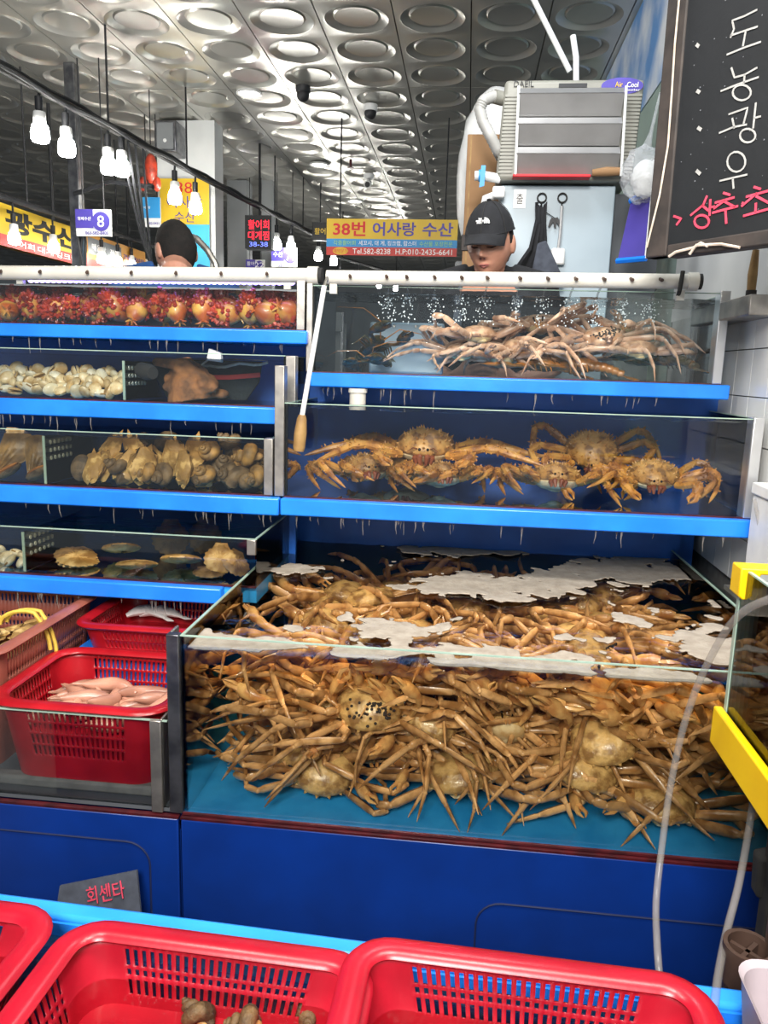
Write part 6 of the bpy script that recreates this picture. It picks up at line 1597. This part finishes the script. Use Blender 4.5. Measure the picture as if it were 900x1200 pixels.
t = thing('drain_pipe', 'short white drain pipe under the topmost crab tank ledge', 'pipe', (q.x, 2.24, 1.395)); obj('tube', MB().tube([(0, 0, 0), (0, 0, .046)], .024, 16), 'white_pvc', t); obj('collar', MB().tube([(0, 0, .034), (0, 0, .046)], .028, 16), 'white_pvc', t)
a, b = P(432, 432, Y=2.53), P(521, 379, Y=2.53)
t = thing('filter_box', 'flat grey bolted filter box inside the topmost crab tank', 'filter', (a.x, 2.53, 1.485))
obj('case', MB().box(0, b.x-a.x, 0, .05, 0, b.z-1.485), 'panel_grey', t, bevel=.008)
for f in (.33, .62, .95): obj('bolt', MB().lathe([(.005, 0), (.004, .003)], 8, Matrix.Translation(((b.x-a.x)*f, 0, b.z-1.485-.012)) @ Matrix.Rotation(PI/2, 4, 'X')), 'steel', t)
# yellow-railed tank
YX0, YX1, YY0, YY1, YZ0 = .43, .752, .62, 1.195, .925
t = thing('fish_tank', 'yellow railed tank of dark shellfish at the frame edge beside the hose', 'tank', (YX0, YY1, .94)); o_ = Vector((YX0, YY1, .94))
def yb(n, x0, x1, y0, y1, z0, z1, m, **k): obj(n, MB().box(x0-o_.x, x1-o_.x, y0-o_.y, y1-o_.y, z0-o_.z, z1-o_.z), m, t, **k)
yb('base', YX0+.002, YX1, YY0, YY1, .945, .962, 'blue_back', smooth=False)
yb('side_rail', YX0-.014, YX0, YY0, YY1+.006, .925, .987, 'yellow', bevel=.003); yb('back_rail', YX0+.001, YX1, YY1, YY1+.006, .925, .987, 'yellow', bevel=.002)
yb('side_glass', YX0+.002, YX0+.008, YY0, YY1, .963, 1.215, 'glass', smooth=False); yb('back_glass', YX0+.009, YX1, YY1-.006, YY1, .963, 1.215, 'glass', smooth=False)
yb('glass_rim', YX0+.0025, YX0+.0075, YY0, YY1, 1.215, 1.2175, 'glass_edge', smooth=False); yb('corner_seal', YX0+.0005, YX0+.0095, YY1-.010, YY1+.0008, .963, 1.214, 'glass_edge', smooth=False)
obj('top_rail', MB().prism([(0, .003), (0, -.040), (.006, -.046), (.014, -.046), (.016, -.038), (.030, -.006), (.040, -.006), (.325, -.006), (.325, .003)], (YX0-.008-o_.x, YY1-.028-o_.y, 1.219-o_.z), (1, 0, 0), (0, 0, 1), -.040), 'yellow', t, bevel=.002)
w_ = water(None, YX0+.010, YX1-.002, YY0+.004, YY1-.008, .964, 1.145, 'water_dim'); w_.data.transform(Matrix.Translation(-o_)); w_.parent = t
for x in (.52, .73):
    for y in (.68, 1.14): yb('leg', x-.016, x+.016, y-.016, y+.016, 0, .944, 'black_rubber', bevel=.003)
q = P(893, 1010, Y=1.17); obj('clamp', MB().hexa([(q.x-.012-o_.x, -.05, q.z-.05-o_.z), (q.x+.08-o_.x, -.05, q.z-.06-o_.z), (q.x+.08-o_.x, -.02, q.z-.06-o_.z), (q.x-.012-o_.x, -.02, q.z-.05-o_.z)], [(q.x-.016-o_.x, -.05, q.z+.02-o_.z), (q.x+.08-o_.x, -.05, q.z+.05-o_.z), (q.x+.08-o_.x, -.02, q.z+.05-o_.z), (q.x-.016-o_.x, -.02, q.z+.02-o_.z)]), 'black_rubber', t, bevel=.006)
fk = Kind('grey_fish')
fk.add('body', MB().tube([(0, .10, 0), (0, .07, .002), (0, .02, .004), (0, -.04, .002), (0, -.085, 0)], [.006, .022, .030, .020, .008], 12, flat=(.62, 1.1)), 'fish_grey')
fk.add('tail_fin', MB().prism([(-.085, 0), (-.125, .030), (-.115, 0), (-.125, -.030)], (.002, 0, 0), (0, 1, 0), (0, 0, 1), .004), 'fish_grey'); fk.add('dorsal_fin', MB().prism([(.05, .028), (.02, .048), (-.04, .036), (-.05, .018)], (.002, 0, 0), (0, 1, 0), (0, 0, 1), .004), 'fish_grey')
me_ = MB()
for s in (-1, 1): me_.ell((s*.012, .080, .006), (.003, .004, .004), 8, 6)
fk.add('eyes', me_, 'eye'); fk.done()
r_ = random.Random(3)
for lab, x, y, z, rz in [('grey fish upright against the glass near the tank corner post', .475, 1.12, 1.06, 60), ('grey fish low in the yellow railed tank next to the side glass', .47, .98, 1.0, 12), ('grey fish deeper in the yellow railed tank near the back glass', .60, 1.13, 1.08, 85), ('grey fish at mid height in the yellow railed tank', .56, 1.0, 1.09, 35), ('grey fish on the floor of the yellow railed tank by the corner', .50, 1.08, .992, 140)]:
    fk.spawn(lab, 'fish', (x, y, z), (D(r_.uniform(-20, 30)), D(r_.uniform(-20, 20)), D(rz)), 1.0, 'grey fish in the yellow railed tank', (YX0+.016, YX1-.01, YY0+.01, YY1-.016, .966, 1.14))
# hoses
def hose(label, px, rad=.0055):
    pts = [P(x, y, Y=Y) for x, y, Y in px]; fine = []
    for i in range(len(pts)-1):
        p0, p1, p2, p3 = pts[max(i-1, 0)], pts[i], pts[i+1], pts[min(i+2, len(pts)-1)]
        for k in range(8):
            s = k/8; fine.append(.5*((2*p1)+(p2-p0)*s+(2*p0-5*p1+4*p2-p3)*s*s+(3*p1-p0-3*p2+p3)*s**3))
    fine.append(pts[-1]); t = thing('clear_hose', label, 'hose', pts[-1]); obj('tube', MB().tube([p-pts[-1] for p in fine], rad, 10), 'clear_hose', t)
hose('long clear hose arching from the yellow railed tank down past the big tank', [(960, 690, .95), (905, 701, 1.0), (862, 725, 1.06), (828, 780, 1.12), (803, 845, 1.16), (786, 920, 1.18), (776, 990, 1.17), (769, 1055, 1.12), (770, 1105, 1.04), (773, 1150, 1.0), (775, 1210, .99)])
hose('shorter clear hose hanging below the yellow rail onto the table ledge', [(884, 930, 1.16), (878, 970, 1.14), (866, 1035, 1.07), (852, 1090, 1.0), (843, 1135, .92), (838, 1170, .86), (834, 1195, .835)])
